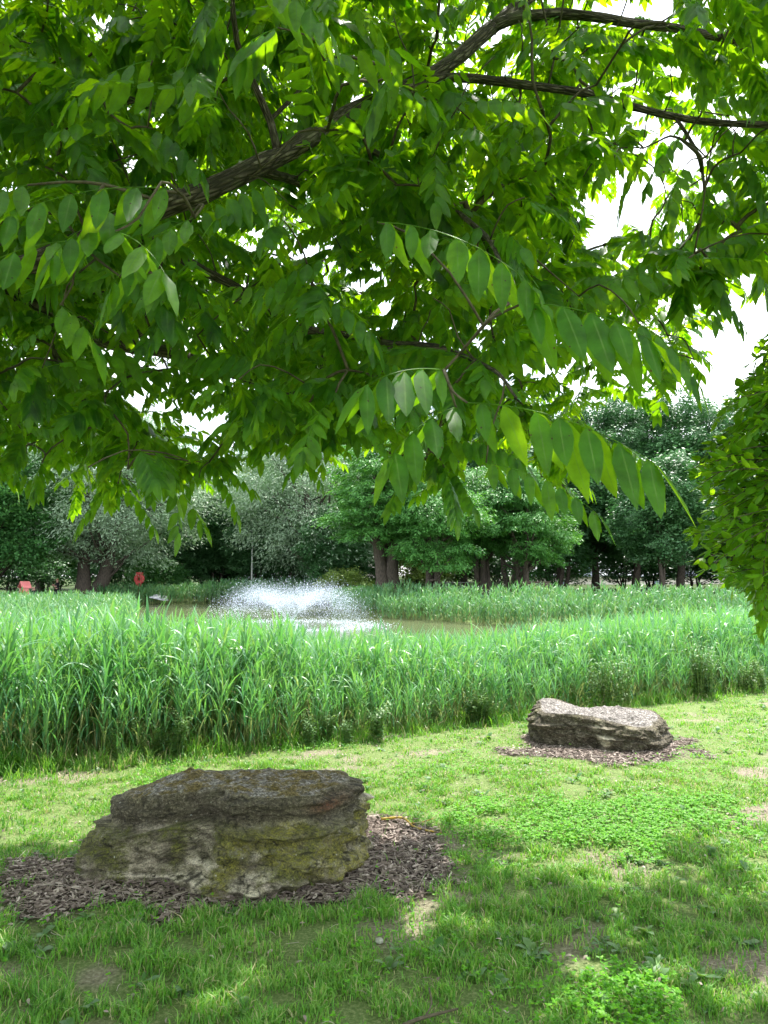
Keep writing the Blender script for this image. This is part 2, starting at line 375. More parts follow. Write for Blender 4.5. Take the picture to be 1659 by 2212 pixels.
def bare(x, y):
    a = np.maximum(ell(x, y, 3.75, 6.25, 0.95, 0.42, 0.3), ell(x, y, 2.75, 5.15, 0.45, 0.3, 0.4))
    a = np.maximum(a, ell(x, y, 1.75, 3.25, 0.4, 0.25, 0.5))
    sp = n2(x, y, 2.3, 41).reshape(np.shape(x)) - 0.45
    return np.maximum(sstep(0, 0.25, a), sstep(0, 0.25, sp) * 0.8)
def clover_mask(x, y):
    return sstep(0.0, 0.45, np.maximum(ell(x, y, 1.45, 4.95, 1.25, 0.66, 0.5, 2.6, 8), ell(x, y, 0.85, 2.95, 0.38, 0.25, 0.7, 4.0, 8)))

def build_ground():
    def axis(lo, hi, fine_lo, fine_hi, step, growth):
        a = list(np.arange(fine_lo, fine_hi, step)); s = step
        while a[-1] < hi: s *= growth; a.append(a[-1] + s)
        s = step
        while a[0] > lo: s *= growth; a.insert(0, a[0] - s)
        return np.array(a)
    X = axis(-260, 260, -4, 6, 0.08, 1.07); Y = axis(-40, 420, 1.5, 10, 0.08, 1.045)
    gx, gy = np.meshgrid(X, Y); z = height(gx, gy)
    V = np.stack([gx, gy, z], -1).reshape(-1, 3); nx, ny = len(X), len(Y)
    i, j = np.meshgrid(np.arange(ny - 1), np.arange(nx - 1), indexing='ij')
    Q = np.stack([i * nx + j, i * nx + j + 1, (i + 1) * nx + j + 1, (i + 1) * nx + j], -1).reshape(-1, 4)
    mu, ba = mulch(gx, gy).ravel(), bare(gx, gy).ravel()
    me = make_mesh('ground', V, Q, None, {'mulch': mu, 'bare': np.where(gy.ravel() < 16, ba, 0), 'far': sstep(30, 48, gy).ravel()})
    m, t, o = nodes_of('ground_soil'); tc = N(t, 'ShaderNodeTexCoord')
    n1 = N(t, 'ShaderNodeTexNoise', Scale=9, Detail=9, Roughness=0.7); n2_ = N(t, 'ShaderNodeTexNoise', Scale=60, Detail=6, Roughness=0.7)
    t.links.new(tc.outputs['Object'], n1.inputs['Vector']); t.links.new(tc.outputs['Object'], n2_.inputs['Vector'])
    lawn = ramp(t, n2_.outputs['Fac'], [(0.3, (0.07, 0.10, 0.03)), (0.5, (0.13, 0.19, 0.06)), (0.7, (0.28, 0.29, 0.14))])
    soil = ramp(t, n2_.outputs['Fac'], [(0.3, (0.10, 0.08, 0.06)), (0.55, (0.26, 0.22, 0.17)), (0.72, (0.42, 0.37, 0.31))])
    chip = ramp(t, n2_.outputs['Fac'], [(0.3, (0.02, 0.015, 0.012)), (0.7, (0.09, 0.07, 0.055))])
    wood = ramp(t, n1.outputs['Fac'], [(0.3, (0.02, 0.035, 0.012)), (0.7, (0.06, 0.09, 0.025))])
    def mixc(f, a, b):
        k = N(t, 'ShaderNodeMix', data_type='RGBA'); t.links.new(f, k.inputs['Factor']); t.links.new(a, k.inputs['A']); t.links.new(b, k.inputs['B']); return k.outputs['Result']
    am = N(t, 'ShaderNodeAttribute', attribute_name='mulch'); ab = N(t, 'ShaderNodeAttribute', attribute_name='bare'); af = N(t, 'ShaderNodeAttribute', attribute_name='far')
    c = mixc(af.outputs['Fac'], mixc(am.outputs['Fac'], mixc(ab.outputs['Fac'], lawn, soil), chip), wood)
    p = N(t, 'ShaderNodeBsdfPrincipled', Roughness=0.95); p.inputs['Specular IOR Level'].default_value = 0.1
    t.links.new(c, p.inputs['Base Color']); b = N(t, 'ShaderNodeBump', Strength=0.8, Distance=0.02)
    t.links.new(n2_.outputs['Fac'], b.inputs['Height']); t.links.new(b.outputs[0], p.inputs['Normal']); t.links.new(p.outputs[0], o.inputs[0])
    g = obj('ground', me, m); g['kind'] = 'structure'
build_ground()

def build_water():
    V = []; xs = np.linspace(-45, 28, 60); ys = np.linspace(2, 62, 60); gx, gy = np.meshgrid(xs, ys)
    V = np.stack([gx, gy, np.full_like(gx, WATER)], -1).reshape(-1, 3)
    keep = poly_dist(gx.ravel(), gy.ravel(), POND) < 2.5; nx = 60
    Q = [(i * nx + j, i * nx + j + 1, (i + 1) * nx + j + 1, (i + 1) * nx + j) for i in range(59) for j in range(59)
         if keep[i * nx + j] and keep[i * nx + j + 1] and keep[(i + 1) * nx + j] and keep[(i + 1) * nx + j + 1]]
    m, t, o = nodes_of('pond_water'); tc = N(t, 'ShaderNodeTexCoord')
    mp = N(t, 'ShaderNodeMapping'); mp.inputs['Scale'].default_value = (1, 1.6, 1); t.links.new(tc.outputs['Object'], mp.inputs[0])
    n1 = N(t, 'ShaderNodeTexNoise', Scale=2.2, Detail=5, Roughness=0.6); t.links.new(mp.outputs[0], n1.inputs['Vector'])
    p = N(t, 'ShaderNodeBsdfPrincipled', Roughness=0.10, IOR=1.33); p.inputs['Base Color'].default_value = (0.105, 0.12, 0.06, 1)
    b = N(t, 'ShaderNodeBump', Strength=0.45, Distance=0.06); t.links.new(n1.outputs['Fac'], b.inputs['Height']); t.links.new(b.outputs[0], p.inputs['Normal'])
    t.links.new(p.outputs[0], o.inputs[0])
    g = obj('pond_water', make_mesh('pond_water', V, Q), m); g['kind'] = 'structure'
build_water()

# ------------------------------------------------------------------ rocks
def rock_mat(name, moss_amt, top_light, red=False):
    m, t, o = nodes_of(name); tc = N(t, 'ShaderNodeTexCoord')
    def noise(s, d=8, r=0.65, st=None):
        n = N(t, 'ShaderNodeTexNoise', Scale=s, Detail=d, Roughness=r)
        if st:
            mp = N(t, 'ShaderNodeMapping'); mp.inputs['Scale'].default_value = st; t.links.new(tc.outputs['Object'], mp.inputs[0]); t.links.new(mp.outputs[0], n.inputs['Vector'])
        else: t.links.new(tc.outputs['Object'], n.inputs['Vector'])
        return n.outputs['Fac']
    def mr(v, a, b, lo=0.0, hi=1.0):
        k = N(t, 'ShaderNodeMapRange'); k.inputs['From Min'].default_value = a; k.inputs['From Max'].default_value = b
        k.inputs['To Min'].default_value = lo; k.inputs['To Max'].default_value = hi; t.links.new(v, k.inputs['Value']); return k.outputs[0]
    def mul(a, b):
        k = N(t, 'ShaderNodeMath', operation='MULTIPLY'); t.links.new(a, k.inputs[0]); t.links.new(b, k.inputs[1]); return k.outputs[0]
    def mix(f, a, col):
        k = N(t, 'ShaderNodeMix', data_type='RGBA'); t.links.new(f, k.inputs['Factor']); t.links.new(a, k.inputs['A'])
        if isinstance(col, tuple): k.inputs['B'].default_value = col + (1,)
        else: t.links.new(col, k.inputs['B'])
        return k.outputs['Result']
    fine = noise(46, 12, 0.75, (1, 1, 1.8)); mid = noise(9, 12, 0.75, (1, 1, 1.8)); big = noise(2.6, 5, 0.6)
    A = lambda n: N(t, 'ShaderNodeAttribute', attribute_name=n).outputs['Fac']
    slab, cap, crev = A('slab'), A('cap'), A('pale')
    c = ramp(t, mid, [(0.34, (0.035, 0.03, 0.02)), (0.46, (0.17, 0.15, 0.10)), (0.58, (0.42, 0.37, 0.27))])
    c = mix(mul(mr(crev, 0.35, 0.75), mr(mid, 0.38, 0.52)), c, (0.66, 0.59, 0.46))
    dark = ramp(t, fine, [(0.35, (0.022, 0.018, 0.012)), (0.53, (0.095, 0.08, 0.055)), (0.67, (0.30, 0.26, 0.20))])
    c = mix(mr(noise(3.1, 6), 0.44, 0.60, 0, 0.75), c, dark)
    c = mix(slab, c, dark)
    mo = mul(mr(noise(3.7, 7, 0.6, (1, 1, 0.6)), 0.44, 0.55), mr(fine, 0.3, 0.6))
    ms = N(t, 'ShaderNodeMath', operation='MULTIPLY'); ms.inputs[1].default_value = moss_amt; t.links.new(mo, ms.inputs[0])
    inv = N(t, 'ShaderNodeMath', operation='SUBTRACT'); inv.inputs[0].default_value = 1.0; t.links.new(slab, inv.inputs[1])
    c = mix(mul(ms.outputs[0], inv.outputs[0]), c, mix(mr(noise(2.1, 3), 0.50, 0.62), ramp(t, fine, [(0.36, (0.025, 0.036, 0.008)), (0.62, (0.16, 0.17, 0.03))]), ramp(t, fine, [(0.36, (0.07, 0.085, 0.01)), (0.60, (0.29, 0.265, 0.045))])))
    tm = mul(mr(noise(9, 7, 0.7), 0.44, 0.54), cap)
    topc = ramp(t, fine, [(0.3, (0.03, 0.025, 0.016)), (0.5, (0.13, 0.10, 0.03) if not top_light else (0.20, 0.18, 0.165)), (0.62, (0.27, 0.21, 0.075) if not top_light else (0.52, 0.48, 0.45))])
    c = mix(mul(cap, mr(fine, 0.2, 0.5, 0.5, 1.0)), c, ramp(t, fine, [(0.36, (0.05, 0.045, 0.04)), (0.5, (0.17, 0.155, 0.135)), (0.62, (0.48, 0.45, 0.41))] if not top_light else [(0.36, (0.035, 0.03, 0.027)), (0.5, (0.14, 0.125, 0.115)), (0.64, (0.40, 0.37, 0.34))]))
    c = mix(tm, c, topc)
    vo = N(t, 'ShaderNodeTexVoronoi', Scale=24); t.links.new(tc.outputs['Object'], vo.inputs['Vector'])
    sp = mul(mr(vo.outputs['Distance'], 0.16, 0.10, 0, 1), mr(noise(11), 0.55, 0.62))
    c = mix(sp, c, (0.46, 0.46, 0.42))
    if red:
        c = mix(mul(A('red'), mr(fine, 0.4, 0.55)), c, (0.15, 0.065, 0.035))
    c = mix(mul(A('crack'), mr(fine, 0.25, 0.5, 0.3, 0.95)), c, (0.02, 0.017, 0.012))
    gr = mr(noise(130, 4, 0.8), 0.36, 0.64, 0.45, 1.6); sc_ = N(t, 'ShaderNodeVectorMath', operation='SCALE'); t.links.new(c, sc_.inputs[0]); t.links.new(gr, sc_.inputs['Scale']); c = sc_.outputs[0]
    p = N(t, 'ShaderNodeBsdfPrincipled', Roughness=0.92); p.inputs['Specular IOR Level'].default_value = 0.25; t.links.new(c, p.inputs['Base Color'])
    b1 = N(t, 'ShaderNodeBump', Strength=0.9, Distance=0.03); t.links.new(mid, b1.inputs['Height'])
    b2 = N(t, 'ShaderNodeBump', Strength=0.9, Distance=0.012); t.links.new(fine, b2.inputs['Height']); t.links.new(b1.outputs[0], b2.inputs['Normal'])
    t.links.new(b2.outputs[0], p.inputs['Normal']); t.links.new(p.outputs[0], o.inputs[0]); return m

def build_rock(name, label, outline, inset, topz, ledge, mat, seed, rough=0.05, red=None, shelves=(), nside=420, nz=120, nring=80):
    P = np.array(outline); c = P.mean(0)
    cl = smooth_path(np.vstack([np.c_[P, np.zeros(len(P))], [[*P[0], 0]]]), 0.02)[:-1]
    L = np.concatenate([[0], np.cumsum(np.linalg.norm(np.diff(np.vstack([cl, cl[:1]]), axis=0), axis=1))])
    s = np.linspace(0, L[-1], nside, endpoint=False); cc = np.vstack([cl, cl[:1]])
    ox, oy = np.interp(s, L, cc[:, 0]), np.interp(s, L, cc[:, 1])
    dx, dy = ox - c[0], oy - c[1]; rad = np.hypot(dx, dy); ux, uy = dx / rad, dy / rad
    rows = []; caps = []
    for k in range(nz):
        f = k / (nz - 1.0); zt = topz(ox, oy)
        z = -0.08 + (zt + 0.08) * f; ins = inset(f, ox, oy, s)
        rows.append(np.stack([ox - ux * ins, oy - uy * ins, z], -1)); caps.append(np.full(nside, 0.0))
    last = rows[-1]; lip = 1.0
    for k in range(1, nring + 1):
        g = 1 - k / float(nring); x = c[0] + (last[:, 0] - c[0]) * g; y = c[1] + (last[:, 1] - c[1]) * g
        rows.append(np.stack([x, y, topz(x, y)], -1)); caps.append(np.full(nside, min(1.0, k / 3.0)))
    V = np.concatenate(rows); cap = np.concatenate(caps); n = len(rows)
    F = np.concatenate([np.full(nside, k / (nz - 1.0)) for k in range(nz)] + [np.full(nside, 1.0)] * nring)
    # broken strata: horizontal steps plus lumps, pushed out from the middle
    out_ = np.stack([(V[:, 0] - c[0]), (V[:, 1] - c[1]), np.zeros(len(V))], 1); out_ /= np.linalg.norm(out_, axis=1)[:, None] + 1e-6
    side = 1 - cap
    warp = V[:, 2] * 11 + 1.9 * fbm(V * 1.9, 3, seed + 4)
    strata = np.abs((warp % 1.0) - 0.5) * 2
    lump = fbm(V * np.array([3.2, 3.2, 4.5]), 5, seed, 0.55); rid = 1 - np.abs(fbm(V * np.array([5, 5, 9]), 4, seed + 9, 0.55))
    d = rough * (0.9 * lump + 0.8 * (rid - 0.6)) + 0.034 * (sstep(0.15, 0.5, strata) - 0.5) * side
    fade = sstep(0.0, 0.25, F)
    rid2 = np.abs(fbm(V * np.array([7, 7, 15]) + 0.6 * lump[:, None], 4, seed + 40, 0.55)); rid3 = np.abs(fbm(V * np.array([4, 4, 11]), 4, seed + 47, 0.6))
    crack = np.clip(sstep(0.10, 0.0, rid2) * .8 + sstep(0.07, 0.0, rid3), 0, 1)
    shelf = np.zeros(len(V)); sh_pale = np.zeros(len(V))
    for (zc_, amp, wob, xa, xb, sd_) in shelves:
        line = zc_ + wob * fbm(np.stack([V[:, 0] * 4.2, V[:, 1] * 4.2, V[:, 0] * 0], 1), 3, sd_); wx = sstep(xa[0], xa[1], V[:, 0]) * sstep(xb[1], xb[0], V[:, 0])
        q = V[:, 2] - line; prof = np.where(q > 0, np.exp(-q / 0.018), np.exp(q / 0.075)); shelf += amp * prof * wx; sh_pale += wx * np.exp(-((q - .008) / 0.016) ** 2)
    d = d * (1 - 0.45 * sstep(0.7, 0.8, F)) + shelf * (1 + .8 * lump)
    V = V + out_ * (d * side * (0.4 + 0.6 * fade))[:, None]
    e = sstep(0.0, 0.12, np.hypot((V[:, 0] - c[0]) / (P[:, 0].max() - P[:, 0].min()), (V[:, 1] - c[1]) / (P[:, 1].max() - P[:, 1].min())))
    V[:, 2] += cap * (0.022 * fbm(V * np.array([5, 5, 3]), 5, seed + 20, 0.6) + 0.006 * fbm(V * 30, 3, seed + 2)) * (0.3 + 0.7 * e)
    V = V + out_ * (side * (0.008 * fbm(V * 24, 4, seed + 31, 0.6) + 0.020 * (0.62 - rid2)))[:, None]
    i, j = np.meshgrid(np.arange(n - 1), np.arange(nside), indexing='ij'); j2 = (j + 1) % nside
    Q = np.stack([i * nside + j, i * nside + j2, (i + 1) * nside + j2, (i + 1) * nside + j], -1).reshape(-1, 4)
    slab = side * 0.88 * sstep(ledge - 0.05, ledge + 0.03, F + 0.05 * fbm(V * 5, 3, 5)) if ledge else 0.95 * side * sstep(-0.7, -0.2, fbm(V * 4, 3, 6))
    pale = np.clip((lump * 0.25 + 0.22) + 0.75 * sh_pale + 0.5 * sstep(0.16, 0.02, F), 0, 1) * side
    if red is not None:
        rv = np.exp(-(((V[:, 0] - red[0]) / 0.09) ** 2 + ((V[:, 2] - red[1]) / 0.03) ** 2))
    else: rv = cap * 0
    base = V.mean(0); base[2] = 0
    me = make_mesh(name, V - base, Q, None, {'slab': slab, 'cap': cap, 'pale': pale, 'red': rv, 'crack': crack * (0.3 + 0.7 * side)})
    o = obj(name, me, mat); o.location = base
    return tag(o, label, 'rock')

def inset1(f, x, y, s):
    front = sstep(4.6, 4.0, y)
    i = 0.02 + 0.04 * np.abs(f - 0.25) + 0 * x
    low = 0.06 * sstep(0.2, 0.0, f) * front
    i = i + low
    i = i + 0.13 * sstep(0.69, 0.75, f + 0.03 * np.sin(s * 5)) * (0.25 + 0.75 * front) * (0.3 + 0.7 * sstep(-0.2, -0.45, x)) + 0.05 * sstep(0.2, 0.65, f) * front
    i = i - 0.03 * sstep(0.80, 0.87, f) + 0.05 * sstep(0.94, 1.0, f)
    i = i + 0.10 * sstep(0.1, 0.75, f) * sstep(-1.35, -1.72, x) + 0.01 * sstep(0.5, 1.0, f) * sstep(-0.3, -0.1, x)
    i = i + 0.03 * sstep(0.62, 0.74, f) * sstep(-1.2, -1.6, x)
    return i
def top1(x, y): return 0.436 - 0.085 * sstep(-1.05, -1.65, x) + 0.02 * (y - 4.3) - 0.02 * sstep(-0.3, -0.08, x)
build_rock('boulder', 'large long boulder with dark mossy slab top and yellow green mossy sides', ROCK1, inset1, top1, 0.74,
           rock_mat('mossy_limestone', 1.0, False, True), 11, 0.05, red=(-0.30, 0.375), shelves=[(0.295, .065, .028, (-1.0, -.75), (-.10, -.02), 51), (0.20, .045, .03, (-1.0, -.75), (-.3, -.1), 57), (0.105, .045, .03, (-1.3, -.9), (-.3, -.1), 59), (0.045, .035, .02, (-1.7, -1.3), (-.5, -.2), 63), (0.24, .03, .04, (-1.75, -1.6), (-1.2, -1.0), 66)])
def inset2(f, x, y, s):
    front = sstep(7.6, 7.1, y)
    return 0.015 + 0.05 * f * f + 0.02 * sstep(0.55, 0.62, f + 0.02 * np.sin(s * 7)) * front + 0.03 * sstep(0.94, 1.0, f) - 0.02 * sstep(0.9, 0.7, f) * sstep(0.6, 0.7, f) + 0 * x
def top2(x, y):
    z = 0.30 - 0.095 * sstep(1.6, 2.6, x) + 0.045 * sstep(7.3, 7.8, y) * sstep(2.1, 1.7, x) + 0.05 * sstep(7.2, 7.7, y) * sstep(2.0, 2.5, x)
    return z - 0.02 * np.exp(-(((x - 2.1) / 0.2) ** 2)) * sstep(7.4, 7.9, y) - 0.03 * np.exp(-(((y - 7.28 + 0.25 * (x - 2.2)) / 0.04) ** 2)) * sstep(1.8, 2.0, x) * sstep(2.6, 2.45, x)
build_rock('boulder', 'smaller dark boulder with a pale speckled lichen top on the sunny lawn', ROCK2, inset2, top2, 0,
           rock_mat('lichen_limestone', 0.35, True), 23, 0.045, shelves=[(0.20, .03, .02, (1.45, 1.6), (2.6, 2.8), 71), (0.10, .025, .02, (1.6, 1.8), (2.5, 2.8), 73)])

# ------------------------------------------------------------------ lawn
def scatter(n, xlo, xhi, ylo, yhi):
    return RNG.uniform(xlo, xhi, n), RNG.uniform(ylo, yhi, n)

def frustum_pts(n, y0, y1, margin=0.7, power=1.0):
    """points of a wedge in front of the camera, uniform per square metre"""
    y = np.sqrt(RNG.uniform(y0 * y0, y1 * y1, n)); hw = 0.54 * y + margin
    return RNG.uniform(-1, 1, n) * hw, y

def build_grass():
    g = Geo()
    for (n, y0, y1, hs, ws) in ((190000, 1.7, 4.2, 1.0, 1.25), (160000, 4.2, 6.6, 0.8, 1.6), (190000, 6.6, 12.8, 0.6, 2.2)):
        x, y = frustum_pts(n, y0, y1)
        tuft = n2(x, y, 9, 61, 2); keep = RNG.uniform(0, 1, n) > np.clip(mulch(x, y) * 1.02, 0, 0.985)
        keep &= RNG.uniform(0, 1, n) > bare(x, y) * 0.9
        keep &= RNG.uniform(0, 1, n) < 0.50 + 0.85 * tuft + 0.45 * n2(x, y, 2.6, 62, 2)
        keep &= RNG.uniform(0, 1, n) > clover_mask(x, y) * 0.45
        keep &= (y < bank(x) + 0.6) & ~in_poly(x, y, ROCK1) & ~in_poly(x, y, ROCK2)
        x, y, tuft = x[keep], y[keep], tuft[keep]; m = len(x); z = height(x, y) - 0.004
        h = hs * 0.84 * (0.026 + 0.062 * RNG.beta(1.6, 3.2, m)) * (1 + 0.6 * np.clip(tuft, -0.7, 1)) * (1 + 0.4 * n2(x, y, 1.6, 77, 2))
        edge = sstep(-0.35, 0.2, y - bank(x)); h = h * (1 + edge * RNG.uniform(1.0, 6.5, m))
        th = RNG.uniform(0, 6.283, m); lean = h * RNG.uniform(0.15, 1.1, m); w_ = ws * RNG.uniform(0.0012, 0.0026, m)
        wx, wy = -np.sin(th + RNG.normal(0, .6, m)) * w_, np.cos(th) * w_; lx, ly = np.cos(th) * lean, np.sin(th) * lean
        V = np.stack([np.stack([x - wx, y - wy, z], -1), np.stack([x + wx, y + wy, z], -1),
                      np.stack([x + lx * .35 - wx * .8, y + ly * .35 - wy * .8, z + h * .62], -1), np.stack([x + lx * .35 + wx * .8, y + ly * .35 + wy * .8, z + h * .62], -1),
                      np.stack([x + lx, y + ly, z + h * RNG.uniform(0.75, 1.05, m)], -1)], 1)
        o = (np.arange(m) * 5)[:, None]
        pale = n2(x, y, 1.3, 91, 3)
        r = np.clip(RNG.uniform(0.0, 0.82, m) + 0.10 * pale, 0, 0.84); straw = RNG.uniform(0, 1, m) < 0.09 + 0.12 * sstep(4.0, 6.5, y) * (0.5 + pale) ; r = np.where(straw, RNG.uniform(0.88, 1, m), r)
        g.add(V.reshape(-1, 3), (np.array([[0, 1, 3, 2]]) + o).reshape(-1, 4), (np.array([[2, 3, 4]]) + o).reshape(-1, 3), np.repeat(r, 5))
    ob = obj('lawn_grass', g.mesh('lawn_grass', smooth=False), MAT['grass'])
    tag(ob, 'short sunlit and shaded lawn grass in front of the reeds', 'grass', kind='stuff')
build_grass()

def leaflet_disc(seg=6, w_=0.5):
    a = np.linspace(0, 2 * np.pi, seg, endpoint=False)
    return np.stack([0.5 + 0.5 * np.cos(a), w_ * np.sin(a), 0.12 * np.cos(2 * a)], 1)

def build_clover():
    protos = []
    for k in range(5):
        g = Geo(); h = random.uniform(0.022, 0.05)
        for j in range(3):
            a = j * 2.094 + random.uniform(-.15, .15); D = leaflet_disc(6, 0.45) * np.array([1, 1, 1]) ; D = D * random.uniform(0.011, 0.015)
            D[:, 2] += D[:, 0] * random.uniform(-0.25, 0.35)
            c, s = math.cos(a), math.sin(a); D = np.stack([D[:, 0] * c - D[:, 1] * s, D[:, 0] * s + D[:, 1] * c, D[:, 2] + h], 1)
            g.add(D, [(0, 1, 2, 3), (0, 3, 4, 5)], None, random.random())
        g.add([[0, 0, 0], [0.0014, 0, 0], [0, 0.0003, h]], None, [(0, 1, 2)], 0.2)
        protos.append(g.arr())
    def place(x, y, name, label, sc=1.0):
        m = len(x); M = rot_z(RNG.uniform(0, 6.28, m)) @ rot_x(RNG.normal(0, 0.22, m)); M = M * (RNG.uniform(0.75, 1.25, m) * sc)[:, None, None]
        g = Geo(); instance(g, protos, RNG.integers(0, 5, m), M, np.stack([x, y, height(x, y)], 1), RNG.uniform(0, 1, m))
        tag(obj(name, g.mesh(name, smooth=False), MAT['clover']), label, 'clover', kind='stuff')
    x, y = scatter(42000, -0.3, 3.3, 2.3, 6.0); k = RNG.uniform(0, 1, len(x)) < clover_mask(x, y) * (1 - mulch(x, y)); k &= ~in_poly(x, y, ROCK1)
    place(x[k], y[k], 'clover_patch', 'bright green clover patch on the lawn between the two boulders', 1.1)
    x, y = frustum_pts(16000, 1.9, 7.5); cl = n2(x, y, 1.6, 33, 3); k = (RNG.uniform(0, 1, len(x)) < sstep(0.0, 0.7, cl) * (1 - mulch(x, y)) + 0.04) & ~in_poly(x, y, ROCK1) & ~in_poly(x, y, ROCK2) & (clover_mask(x, y) < .3)
    place(x[k], y[k], 'scattered_clover', 'small clover leaves scattered through the shaded lawn', 0.95)
build_clover()

def strap(L, w_, seg, up, out_, curl, seed=0, fold=0.25):
    """a blade leaf along +X"""
    s = np.linspace(0, 1, seg + 1); ang = up - curl * s; dx = np.cos(ang); dz = np.sin(ang)
    x = np.concatenate([[0], np.cumsum(dx[:-1])]) * L / seg; z = np.concatenate([[0], np.cumsum(dz[:-1])]) * L / seg
    return x, z, s

def build_weeds():
    protos = []
    for k in range(5):      # rosettes: plantain, dandelion, daisy leaves
        g = Geo(); nl = random.randint(5, 9)
        for j in range(nl):
            L = random.uniform(0.03, 0.07); wd = L * random.choice([0.13, 0.2, 0.28]); x, z, s = strap(L, wd, 5, random.uniform(0.3, 1.1), 0, random.uniform(0.5, 1.5))
            hw = wd * np.sin(np.pi * np.clip(s, 0.06, 0.97) ** 0.8) * (1 + 0.25 * np.sin(s * 25)); a = j * 6.283 / nl + random.uniform(-.3, .3)
            P = np.concatenate([np.stack([x, -hw, z + hw * .3], 1), np.stack([x, hw, z + hw * .3], 1)]); c, sn = math.cos(a), math.sin(a)
            P = np.stack([P[:, 0] * c - P[:, 1] * sn, P[:, 0] * sn + P[:, 1] * c, P[:, 2]], 1)
            g.add(P, [(i, i + 1, i + 7, i + 6) for i in range(5)], None, random.random() * .9)
        protos.append(g.arr())
    x, y = frustum_pts(3000, 1.9, 10); k = (RNG.uniform(0, 1, len(x)) < 0.12 + 0.9 * sstep(0, .6, n2(x, y, 1.2, 51, 2))) & (mulch(x, y) < 0.75) & ~in_poly(x, y, ROCK1) & ~in_poly(x, y, ROCK2) & (y < bank(x))
    x, y = x[k], y[k]; m = len(x); g = Geo(); M = rot_z(RNG.uniform(0, 6.28, m)) * RNG.uniform(0.6, 1.25, m)[:, None, None]
    instance(g, protos, RNG.integers(0, 5, m), M, np.stack([x, y, height(x, y)], 1), RNG.uniform(0, 0.9, m))
    tag(obj('lawn_weeds', g.mesh('lawn_weeds'), MAT['weed']), 'small plantain and dandelion leaves growing in the lawn', 'weeds', kind='stuff')
build_weeds()

def chips_mat():
    m, t, o = nodes_of('bark_chip'); at = N(t, 'ShaderNodeAttribute', attribute_name='rnd')
    c = ramp(t, at.outputs['Fac'], [(0, (0.06, 0.045, 0.038)), (0.3, (0.17, 0.13, 0.11)), (0.6, (0.32, 0.26, 0.225)), (0.85, (0.50, 0.43, 0.37)), (1, (0.66, 0.60, 0.50))])
    p = N(t, 'ShaderNodeBsdfPrincipled', Roughness=0.85); p.inputs['Specular IOR Level'].default_value = 0.3; t.links.new(c, p.inputs['Base Color']); t.links.new(p.outputs[0], o.inputs[0]); return m
MAT['chip'] = chips_mat()
def build_chips(n, x0, x1, y0, y1, name, label, sc):
    protos = []
    for k in range(8):
        g = Geo(); L, w_, th = random.uniform(0.006, 0.026), random.uniform(0.003, 0.008), random.uniform(0.0015, 0.004)
        if k > 5: L, w_, th = random.uniform(0.05, 0.13), 0.0014, 0.0014
        bend = random.uniform(-.2, .2) * L
        V = []
        for u, ww in ((-1, .55), (-.3, 1), (.4, .9), (1, .35)):
            yy = bend * u * u
            V += [(u * L, yy - ww * w_, 0), (u * L, yy + ww * w_ * random.uniform(.6, 1), 0), (u * L, yy + ww * w_ * .8, th), (u * L, yy - ww * w_ * .8, th)]
        Q = [(i * 4 + j, i * 4 + (j + 1) % 4, (i + 1) * 4 + (j + 1) % 4, (i + 1) * 4 + j) for i in range(3) for j in range(4)] + [(0, 3, 2, 1), (12, 13, 14, 15)]
        g.add(V, Q, None, random.uniform(0.1, 0.9)); protos.append(g.arr())
    x, y = scatter(n, x0, x1, y0, y1); mk = mulch(x, y); k = RNG.uniform(0, 1, n) < mk * mk * 1.1 + 0.0
    x, y = x[k], y[k]; m = len(x); M = rot_z(RNG.uniform(0, 6.28, m)) @ rot_x(RNG.normal(0, 0.5, m)) @ rot_z(RNG.normal(0, 0.2, m)); M = M * (RNG.uniform(.6, 1.2, m) * sc)[:, None, None]
    tilt = rot_x(RNG.normal(0, 0.25, m)); M = tilt @ M
    z = height(x, y) + RNG.uniform(0.001, 0.016, m); g = Geo()
    pr = RNG.choice(8, m, p=[.155] * 6 + [.035] * 2); rr = RNG.beta(1.1, 1.7, m)
    instance(g, protos, pr, M, np.stack([x, y, z], 1), rr, 0.8)
    tag(obj(name, g.mesh(name, smooth=False), MAT['chip']), label, 'bark mulch', kind='stuff')
build_chips(34000, -2.7, 0.7, 3.2, 5.4, 'bark_mulch', 'dark bark chip mulch spread around the large mossy boulder', 1.0)
build_chips(17000, 0.9, 3.3, 6.2, 8.1, 'bark_mulch', 'sunlit bark chip mulch around the smaller speckled boulder', 1.15)

def fallen_twig(pts, r, mat, label):
    g = Geo(); base = np.array([pts[0][0], pts[0][1], 0.0])
    for k, line in enumerate([pts] if not isinstance(pts[0][0], (list, tuple)) else pts): pass
    P = smooth_path([(x, y, float(height(np.array([x]), np.array([y]))[0]) + z) for x, y, z in pts], 0.03)
    tube(g, P - base, np.linspace(r, r * .45, len(P)), 6, bump=0.2)
    mid = P[len(P) // 2]; d = P[-1] - P[0]; d /= np.linalg.norm(d); sd_ = np.array([-d[1], d[0], 0.1])
    side = np.array([mid, mid + d * .06 + sd_ * .05, mid + d * .10 + sd_ * .13]); tube(g, smooth_path(side, .02) - base, r * .4, 5)
    o = obj('fallen_twig', g.mesh('fallen_twig', attr=False), mat); o.location = base; tag(o, label, 'twig')
fallen_twig([(-0.02, 5.02, 0.03), (0.12, 5.0, 0.045), (0.2, 4.86, 0.03), (0.36, 4.78, 0.02)], 0.009, MAT['lichen_twig'], 'crooked fallen twig with yellow lichen on the mulch beside the large boulder')
fallen_twig([(0.02, 2.72, 0.025), (0.12, 2.78, 0.035), (0.27, 2.86, 0.03)], 0.008, MAT['twig'], 'short dark twig lying in the shaded grass in front of the large boulder')
